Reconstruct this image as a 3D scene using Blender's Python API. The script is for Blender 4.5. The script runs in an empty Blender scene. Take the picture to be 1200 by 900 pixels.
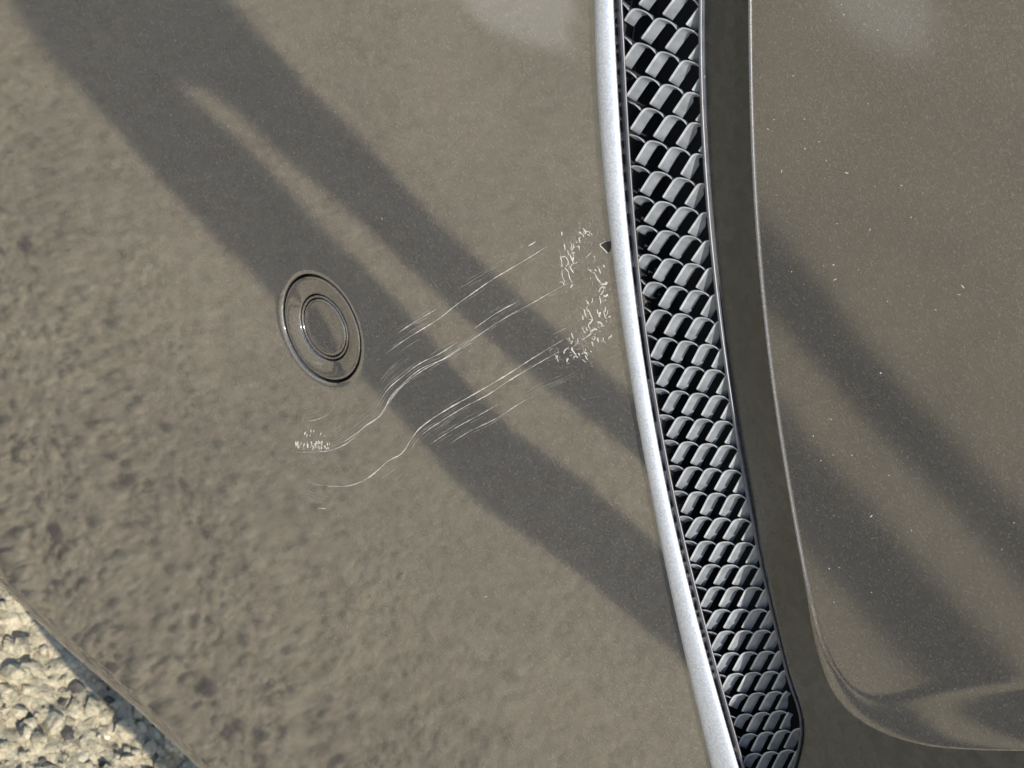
import bpy, bmesh, math, random
from mathutils import Vector, Matrix, noise

random.seed(7)
SCENE = bpy.context.scene
COL = SCENE.collection
R = math.radians

# ---------------------------------------------------------------- camera, sky, sun, exposure
cam_data = bpy.data.cameras.new("camera")
camera = bpy.data.objects.new("camera", cam_data)
COL.objects.link(camera)
camera.matrix_world = Matrix(((0.5720913, -0.8067779, 0.1477190, 0.0828046),
                              (0.6813602, 0.3672266, -0.6331610, -0.1785158),
                              (0.4565740, 0.4628757, 0.7597935, 0.7089374),
                              (0, 0, 0, 1)))
cam_data.sensor_width = 36.0
cam_data.lens = 49.44
cam_data.clip_start = 0.01
cam_data.clip_end = 300.0
cam_data.dof.use_dof = True
cam_data.dof.focus_distance = 0.275
cam_data.dof.aperture_fstop = 75.0
SCENE.camera = camera

SUN = Vector((1.0, -0.43, 1.0)).normalized()        # towards the sun
world = bpy.data.worlds.new("World")
SCENE.world = world
world.use_nodes = True
wn = world.node_tree
sky = wn.nodes.new("ShaderNodeTexSky")
sky.sky_type = 'NISHITA'
sky.sun_disc = False
sky.sun_elevation = math.asin(SUN.z)
sky.sun_rotation = math.atan2(SUN.x, SUN.y)
wn.nodes["Background"].inputs["Strength"].default_value = 0.12
wn.links.new(sky.outputs[0], wn.nodes["Background"].inputs[0])
sun_data = bpy.data.lights.new("sun", 'SUN')
sun_data.energy = 4.0
sun_data.angle = R(0.5)
sun_data.color = (1.0, 0.95, 0.86)
sun = bpy.data.objects.new("sun", sun_data)
COL.objects.link(sun)
sun.rotation_euler = SUN.to_track_quat('Z', 'Y').to_euler()
sun.location = SUN * 5
SCENE.view_settings.view_transform = 'Standard'
SCENE.view_settings.look = 'None'
SCENE.view_settings.gamma = 1.0
SCENE.view_settings.use_curve_mapping = False
SCENE.view_settings.exposure = 0.76

# ---------------------------------------------------------------- helpers
MM = 0.001
def tag(o, label=None, category=None, kind=None):
    if label: o["label"] = label
    if category: o["category"] = category
    if kind: o["kind"] = kind
    return o

def link(name, mesh, mat, parent=None, smooth=True):
    o = bpy.data.objects.new(name, mesh)
    COL.objects.link(o)
    if mat: mesh.materials.append(mat)
    if smooth:
        for p in mesh.polygons: p.use_smooth = True
    if parent: o.parent = parent
    return o

def make(name, verts, faces, mat, parent=None, smooth=True):
    m = bpy.data.meshes.new(name)
    m.from_pydata([tuple(v) for v in verts], [], faces)
    m.update()
    return link(name, m, mat, parent, smooth)

def fix_normals(o):
    bm = bmesh.new(); bm.from_mesh(o.data)
    bmesh.ops.recalc_face_normals(bm, faces=bm.faces)
    bm.to_mesh(o.data); bm.free()

def L(u, v, w):                      # millimetres on the bumper: along, up, outwards
    return Vector((u * MM, -w * MM, v * MM))

def sweep(stations, closed=False):   # stations: list of cross-sections (equal length) -> verts, faces
    verts, faces = [], []
    n = len(stations[0])
    for s in stations: verts += s
    for i in range(len(stations) - 1):
        for j in range(n if closed else n - 1):
            a = i * n + j; b = i * n + (j + 1) % n
            faces.append((a, b, b + n, a + n))
    if closed:
        faces.append(tuple(range(n)))
        faces.append(tuple(range((len(stations) - 1) * n, len(stations) * n)))
    return verts, faces

# ---------------------------------------------------------------- materials
class NT:
    def __init__(self, name):
        self.m = bpy.data.materials.new(name); self.m.use_nodes = True
        self.t = self.m.node_tree; self.b = self.t.nodes["Principled BSDF"]
    def n(self, kind, **kw):
        x = self.t.nodes.new("ShaderNode" + kind)
        for k, v in kw.items():
            if k in x.inputs: x.inputs[k].default_value = v
            else: setattr(x, k, v)
        return x
    def l(self, a, b): self.t.links.new(a, b)
    def set(self, **kw):
        for k, v in kw.items(): self.b.inputs[k.replace('_', ' ')].default_value = v
    def ramp(self, src, stops):
        r = self.n("ValToRGB"); e = r.color_ramp.elements
        while len(e) < len(stops): e.new(0.5)
        for q, (p, c) in zip(e, stops): q.position = p; q.color = (*c, 1)
        self.l(src, r.inputs[0]); return r
    def mix(self, fac, a, b, mode='MIX'):
        x = self.n("Mix", data_type='RGBA', blend_type=mode)
        for s, sock in ((fac, x.inputs[0]), (a, x.inputs[6]), (b, x.inputs[7])):
            if isinstance(s, (int, float)): sock.default_value = s
            elif isinstance(s, tuple): sock.default_value = (*s, 1)
            else: self.l(s, sock)
        return x.outputs[2]

def paint_material(name="metallic_grey_paint", ior=2.85, gloss=(0.03, 0.055), dimmed=1.0):
    k = NT(name)
    tc = k.n("TexCoord"); ob = tc.outputs["Object"]
    fl = k.n("TexVoronoi", Scale=4200.0); k.l(ob, fl.inputs["Vector"])
    sep = k.n("SeparateColor"); k.l(fl.outputs["Color"], sep.inputs[0])
    r = k.ramp(sep.outputs[0], [(0.0, (0.050, 0.043, 0.039)), (0.6, (0.077, 0.068, 0.062)), (0.93, (0.100, 0.089, 0.081)), (1.0, (0.145, 0.132, 0.118))])
    big = k.n("TexNoise", Scale=14.0, Detail=4.0); k.l(ob, big.inputs["Vector"])
    dust = k.ramp(big.outputs["Fac"], [(0.35, (0.92 * dimmed,) * 3), (0.7, (1.10 * dimmed, 1.09 * dimmed, 1.06 * dimmed))])
    k.l(k.mix(1.0, r.outputs[0], dust.outputs[0], 'MULTIPLY'), k.b.inputs["Base Color"])
    k.set(Roughness=0.085, IOR=ior)
    ru = k.n("TexNoise", Scale=45.0, Detail=5.0); k.l(ob, ru.inputs["Vector"])
    rr = k.n("MapRange"); rr.inputs[3].default_value = gloss[0]; rr.inputs[4].default_value = gloss[1]
    k.l(ru.outputs["Fac"], rr.inputs[0]); k.l(rr.outputs[0], k.b.inputs["Roughness"])
    peel = k.n("TexNoise", Scale=260.0, Detail=2.0); k.l(ob, peel.inputs["Vector"])
    bp = k.n("Bump", Strength=0.006, Distance=0.0006); k.l(peel.outputs["Fac"], bp.inputs["Height"])
    k.l(bp.outputs[0], k.b.inputs["Normal"])
    return k.m

def satin_material():
    k = NT("satin_silver_trim")
    tc = k.n("TexCoord")
    g = k.n("TexVoronoi", Scale=3600.0); k.l(tc.outputs["Object"], g.inputs["Vector"])
    sep = k.n("SeparateColor"); k.l(g.outputs["Color"], sep.inputs[0])
    r = k.ramp(sep.outputs[0], [(0.0, (0.43, 0.46, 0.52)), (1.0, (0.60, 0.63, 0.70))])
    k.l(r.outputs[0], k.b.inputs["Base Color"])
    k.set(Metallic=0.55, Roughness=0.42)
    return k.m

def black_plastic(name, base, rough, coat=0.0):
    k = NT(name)
    tc = k.n("TexCoord")
    g = k.n("TexNoise", Scale=420.0, Detail=4.0); k.l(tc.outputs["Object"], g.inputs["Vector"])
    r = k.ramp(g.outputs["Fac"], [(0.3, tuple(c * 0.75 for c in base)), (0.7, tuple(c * 1.2 for c in base))])
    k.l(r.outputs[0], k.b.inputs["Base Color"])
    mr = k.n("MapRange"); mr.inputs[3].default_value = rough * 0.8; mr.inputs[4].default_value = rough * 1.3
    k.l(g.outputs["Fac"], mr.inputs[0]); k.l(mr.outputs[0], k.b.inputs["Roughness"])
    k.set(Coat_Weight=coat)
    return k.m

def plain(name, c, rough=0.6, spread=0.2, scale=300.0):
    k = NT(name); tc = k.n("TexCoord")
    g = k.n("TexNoise", Scale=scale, Detail=3.0); k.l(tc.outputs["Object"], g.inputs["Vector"])
    r = k.ramp(g.outputs["Fac"], [(0.3, tuple(x * (1 - spread) for x in c)), (0.7, tuple(min(1, x * (1 + spread)) for x in c))])
    k.l(r.outputs[0], k.b.inputs["Base Color"]); k.set(Roughness=rough)
    return k.m

def ground_material():
    k = NT("gravelly_ground")
    tc = k.n("TexCoord"); ob = tc.outputs["Object"]
    a = k.n("TexNoise", Scale=230.0, Detail=8.0, Roughness=0.7); k.l(ob, a.inputs["Vector"])
    base = k.ramp(a.outputs["Fac"], [(0.28, (0.22, 0.185, 0.125)), (0.42, (0.44, 0.385, 0.265)), (0.55, (0.57, 0.51, 0.36)), (0.72, (0.72, 0.65, 0.48))])
    v = k.n("TexVoronoi", Scale=240.0, Randomness=1.0); k.l(ob, v.inputs["Vector"])
    sep = k.n("SeparateColor"); k.l(v.outputs["Color"], sep.inputs[0])
    chips = k.ramp(sep.outputs[1], [(0.0, (0.10, 0.09, 0.068)), (0.15, (0.34, 0.30, 0.215)), (0.5, (0.54, 0.48, 0.34)), (0.88, (0.61, 0.54, 0.40)), (1.0, (0.82, 0.75, 0.58))])
    c = k.mix(0.45, base.outputs[0], chips.outputs[0])
    big = k.n("TexNoise", Scale=6.0, Detail=2.0); k.l(ob, big.inputs["Vector"])
    tint = k.ramp(big.outputs["Fac"], [(0.35, (0.96, 0.95, 0.92)), (0.65, (1.05, 1.03, 0.98))])
    c = k.mix(1.0, c, tint.outputs[0], 'MULTIPLY')
    # a patch of pale dry sand further out
    wob = k.n("TexNoise", Scale=18.0, Detail=3.0); k.l(ob, wob.inputs["Vector"])
    dv = k.n("VectorMath", operation='DISTANCE'); k.l(ob, dv.inputs[0]); dv.inputs[1].default_value = (-0.44, -0.925, 0.0)
    ad = k.n("Math", operation='MULTIPLY_ADD'); k.l(wob.outputs["Fac"], ad.inputs[0]); ad.inputs[1].default_value = 0.05; k.l(dv.outputs["Value"], ad.inputs[2])
    sand = k.ramp(ad.outputs[0], [(0.095, (1, 1, 1)), (0.115, (0, 0, 0))])
    k.l(k.mix(sand.outputs[0], c, (0.82, 0.76, 0.60)), k.b.inputs["Base Color"])
    k.set(Roughness=0.95)
    f = k.n("TexNoise", Scale=300.0, Detail=7.0, Roughness=0.7); k.l(ob, f.inputs["Vector"])
    b1 = k.n("Bump", Strength=1.0, Distance=0.004); k.l(f.outputs["Fac"], b1.inputs["Height"])
    b2 = k.n("Bump", Strength=0.6, Distance=0.004); k.l(v.outputs["Distance"], b2.inputs["Height"]); b2.invert = True
    k.l(b1.outputs[0], b2.inputs["Normal"]); k.l(b2.outputs[0], k.b.inputs["Normal"])
    return k.m

PAINT = paint_material()
DIMMED_PAINT = paint_material("dimmed_grey_paint", 2.4, (0.05, 0.10), 0.86)  # the same paint; the dimmer light is put into a darker, rougher copy
SATIN = satin_material()
FIN = black_plastic("grey_satin_grille_plastic", (0.155, 0.168, 0.186), 0.16)
FRAME = black_plastic("grille_frame_plastic", (0.07, 0.073, 0.085), 0.28)
VOID = plain("matt_black_backing", (0.006, 0.006, 0.007), 0.9)
SCRATCH = plain("bare_scratch", (0.50, 0.48, 0.44), 0.75, 0.3, 700.0)
FAINT = plain("faint_scratch", (0.22, 0.205, 0.19), 0.6, 0.3, 700.0)
SURROUND = black_plastic("shade_toned_surround", (0.038, 0.038, 0.034), 0.26)  # painted wall facing away from the sun, its shade put into the base colour
BEAD = black_plastic("fin_edge_highlight", (0.33, 0.345, 0.36), 0.25)  # rim highlight put into the colour, a lighter grey than the fins
DARKCHIP = plain("dark_primer", (0.02, 0.02, 0.018), 0.7)
GROUND = ground_material()

# ---------------------------------------------------------------- measured curves of the bumper, in millimetres (along, up[, outwards]) from the sensor centre
TRIM_A = [[-7.13,121.27],[-4.94,118.76],[-2.69,116.26],[-0.36,113.77],[2.03,111.3],[4.48,108.84],[6.99,106.39],[9.56,103.95],[12.19,101.52],[14.88,99.11],[17.62,96.7],[20.42,94.3],[23.28,91.91],[26.18,89.53],[29.14,87.15],[32.15,84.78],[35.21,82.42],[38.31,80.07],[41.46,77.72],[44.66,75.38],[47.91,73.04],[51.2,70.7],[54.53,68.37],[57.91,66.04],[61.33,63.71],[64.79,61.39],[68.29,59.07],[71.83,56.75],[75.42,54.43],[79.04,52.12],[82.7,49.81],[86.4,47.49],[90.14,45.18],[93.92,42.88],[97.74,40.57],[101.59,38.27],[105.49,35.96],[109.42,33.66],[113.38,31.37],[117.38,29.08],[121.42,26.79],[125.5,24.5],[129.61,22.23],[133.76,19.96],[137.95,17.69],[142.17,15.44]]
TRIM_B = [[-5.05,123.39],[-2.61,121.17],[-0.15,118.92],[2.32,116.65],[4.82,114.34],[7.35,112.02],[9.91,109.68],[12.51,107.32],[15.13,104.94],[17.8,102.56],[20.51,100.16],[23.26,97.75],[26.05,95.35],[28.89,92.93],[31.77,90.52],[34.71,88.12],[37.69,85.71],[40.72,83.31],[43.81,80.93],[46.94,78.55],[50.13,76.18],[53.37,73.83],[56.67,71.5],[60.01,69.18],[63.41,66.89],[66.86,64.61],[70.36,62.35],[73.91,60.12],[77.5,57.91],[81.15,55.72],[84.84,53.56],[88.58,51.42],[92.37,49.3],[96.2,47.2],[100.06,45.13],[103.97,43.08],[107.92,41.04],[111.9,39.03],[115.92,37.03],[119.98,35.04],[124.06,33.07],[128.17,31.1],[132.32,29.14],[136.49,27.19],[140.68,25.23],[144.9,23.26]]
RIM_A = [[-4.56,123.79],[-2.05,121.64],[0.46,119.45],[2.98,117.22],[5.51,114.95],[8.06,112.65],[10.63,110.32],[13.23,107.97],[15.85,105.59],[18.51,103.19],[21.21,100.78],[23.94,98.36],[26.72,95.93],[29.54,93.49],[32.41,91.06],[35.32,88.62],[38.29,86.2],[41.31,83.77],[44.38,81.36],[47.51,78.97],[50.69,76.59],[53.93,74.22],[57.22,71.88],[60.56,69.56],[63.96,67.26],[67.42,64.98],[70.92,62.73],[74.48,60.5],[78.09,58.3],[81.74,56.12],[85.44,53.97],[89.19,51.84],[92.98,49.73],[96.82,47.64],[100.69,45.57],[104.6,43.51],[108.54,41.46],[112.52,39.42],[116.53,37.38],[120.56,35.35],[124.62,33.3],[128.71,31.24],[132.82,29.17],[136.95,27.06],[141.1,24.93],[145.26,22.75]]
RIM_B = [[6.7,135.39],[8.26,133.68],[9.84,131.98],[11.46,130.27],[13.1,128.57],[14.77,126.87],[16.47,125.18],[18.2,123.48],[19.96,121.79],[21.74,120.1],[23.56,118.42],[25.39,116.74],[27.26,115.06],[29.15,113.39],[31.07,111.71],[33.02,110.05],[34.99,108.38],[36.98,106.72],[39.0,105.07],[41.05,103.41],[43.12,101.77],[45.21,100.12],[47.33,98.48],[49.47,96.85],[51.63,95.22],[53.82,93.59],[56.03,91.98],[58.26,90.36],[60.51,88.75],[62.79,87.15],[65.09,85.55],[67.41,83.96],[69.75,82.37],[72.11,80.8],[74.49,79.22],[76.9,77.66],[79.32,76.1],[81.76,74.55],[84.22,73.01],[86.71,71.47],[89.21,69.95],[91.73,68.43],[94.26,66.92],[96.82,65.42],[99.4,63.93],[101.99,62.46],[104.6,60.99],[107.22,59.53],[109.87,58.08],[112.53,56.65],[115.2,55.23],[117.89,53.78],[120.62,52.57],[123.39,51.55],[126.12,50.18],[128.7,48.1],[131.04,45.36],[133.22,42.26],[135.31,38.95],[137.41,35.57],[139.51,32.09],[141.59,28.51],[143.67,24.83],[145.78,21.09]]
EDGE = [[13.5,142.8,0.15],[15.17,141.25,0.17],[16.85,139.69,0.2],[18.55,138.11,0.23],[20.26,136.53,0.26],[21.98,134.94,0.29],[23.73,133.33,0.32],[25.49,131.72,0.35],[27.27,130.11,0.38],[29.06,128.49,0.41],[30.88,126.87,0.45],[32.72,125.24,0.49],[34.58,123.61,0.53],[36.47,121.99,0.57],[38.37,120.36,0.62],[40.3,118.73,0.67],[42.26,117.11,0.72],[44.23,115.49,0.77],[46.24,113.87,0.83],[48.26,112.26,0.89],[50.31,110.66,0.96],[52.39,109.06,1.02],[54.49,107.47,1.09],[56.61,105.88,1.17],[58.76,104.3,1.25],[60.94,102.74,1.33],[63.13,101.18,1.42],[65.36,99.63,1.51],[67.6,98.09,1.6],[69.87,96.55,1.7],[72.16,95.03,1.8],[74.47,93.52,1.9],[76.81,92.02,2.01],[79.16,90.53,2.12],[81.54,89.04,2.23],[83.93,87.57,2.35],[86.35,86.1,2.47],[88.78,84.64,2.59],[91.23,83.19,2.72],[93.7,81.75,2.85],[96.19,80.31,2.98],[98.69,78.88,3.11],[101.2,77.45,3.25],[103.73,76.02,3.38],[106.28,74.59,3.52],[108.83,73.16,3.66],[111.4,71.73,3.8],[114.03,70.43,3.97],[116.54,69.58,4.16],[119.06,68.99,4.38],[121.59,68.77,4.65],[124.08,68.96,4.95],[126.45,69.7,5.29],[128.65,71.0,5.67],[130.57,72.87,6.08],[132.3,75.04,6.49],[133.83,77.41,6.9],[135.23,79.9,7.31],[136.51,82.45,7.7],[137.67,85.05,8.09],[138.7,87.71,8.47],[139.63,90.4,8.84],[140.5,93.07,9.2],[141.33,95.71,9.55],[142.11,98.33,9.89],[142.84,100.92,10.22],[143.53,103.47,10.54],[144.18,106.01,10.86],[144.79,108.51,11.16],[145.38,110.98,11.46],[145.96,113.39,11.76]]
FAR = [[18.61,181.97],[19.24,182.53],[19.86,183.1],[20.47,183.66],[21.09,184.22],[21.7,184.77],[22.3,185.33],[22.91,185.88],[23.51,186.42],[24.11,186.97],[24.7,187.51],[25.29,188.05],[25.88,188.58],[26.47,189.12],[27.05,189.65],[27.63,190.17],[28.21,190.7],[28.78,191.22],[29.35,191.74],[29.92,192.26],[30.49,192.78],[31.05,193.29],[31.61,193.8],[32.17,194.3],[32.72,194.81],[33.27,195.31],[33.82,195.81],[34.37,196.31],[34.91,196.8],[35.45,197.3],[35.99,197.79],[36.53,198.27],[37.06,198.76],[37.59,199.24],[38.12,199.72],[38.65,200.2],[39.17,200.68],[39.69,201.15],[40.21,201.62],[40.72,202.09],[41.24,202.56],[41.75,203.03],[42.26,203.49],[42.76,203.95],[43.27,204.41],[43.77,204.86],[44.27,205.32],[44.76,205.77],[45.26,206.22],[45.75,206.67],[46.24,207.11],[49.9,204.69],[53.62,202.24],[57.38,199.75],[61.2,197.23],[65.08,194.67],[69.01,192.07],[73.0,189.43],[77.04,186.76],[81.15,184.05],[85.32,181.29],[89.55,178.5],[93.84,175.66],[98.2,172.78],[102.62,169.86],[107.12,166.89],[111.68,163.88],[116.31,160.81],[121.02,157.7],[125.8,154.54],[130.66,151.33]]
FOOT = [[6.72,135.27,-3.0],[8.37,133.47,-3.0],[10.06,131.66,-3.0],[11.77,129.86,-3.0],[13.52,128.06,-3.0],[15.3,126.26,-3.0],[17.12,124.48,-2.99],[18.96,122.69,-2.97],[20.84,120.91,-2.96],[22.75,119.14,-2.95],[24.69,117.36,-2.94],[26.66,115.59,-2.93],[28.66,113.83,-2.91],[30.69,112.07,-2.9],[32.75,110.31,-2.89],[34.83,108.55,-2.88],[36.95,106.8,-2.86],[39.1,105.05,-2.85],[41.27,103.31,-2.84],[43.47,101.57,-2.83],[45.7,99.84,-2.81],[47.96,98.11,-2.8],[50.24,96.38,-2.79],[52.56,94.66,-2.78],[54.9,92.94,-2.77],[57.26,91.23,-2.75],[59.66,89.52,-2.74],[62.08,87.82,-2.73],[64.52,86.12,-2.72],[66.99,84.43,-2.7],[69.49,82.75,-2.69],[72.02,81.07,-2.68],[74.57,79.4,-2.67],[77.14,77.73,-2.66],[79.74,76.07,-2.64],[82.37,74.42,-2.63],[85.02,72.77,-2.62],[87.7,71.14,-2.61],[90.39,69.73,-2.33],[93.08,68.56,-1.79],[95.78,67.41,-1.26],[98.5,66.28,-0.73],[101.22,65.16,-0.19],[103.95,64.06,0.33],[106.7,62.91,0.79],[109.46,61.79,1.25],[112.23,60.68,1.71],[115.01,59.59,2.17],[117.11,58.82,2.52],[119.24,58.2,2.85],[121.39,57.6,3.12],[123.52,56.85,3.39],[125.61,55.88,3.67],[127.62,54.45,3.89],[129.49,52.56,4.06],[131.23,50.35,4.23],[132.91,47.94,4.33],[134.57,45.37,4.38],[136.23,42.75,4.43],[137.87,40.06,4.47],[139.52,37.31,4.52],[141.16,34.49,4.57],[142.8,31.61,4.62],[144.46,28.69,4.67],[146.13,25.72,4.72],[147.81,22.7,4.76],[149.5,19.63,4.81],[151.22,16.5,4.86],[152.94,13.32,4.91],[154.68,10.09,4.95],[156.45,6.82,5.0]]  # tail raised into an added lip that throws shade on the lowest fins
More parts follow.
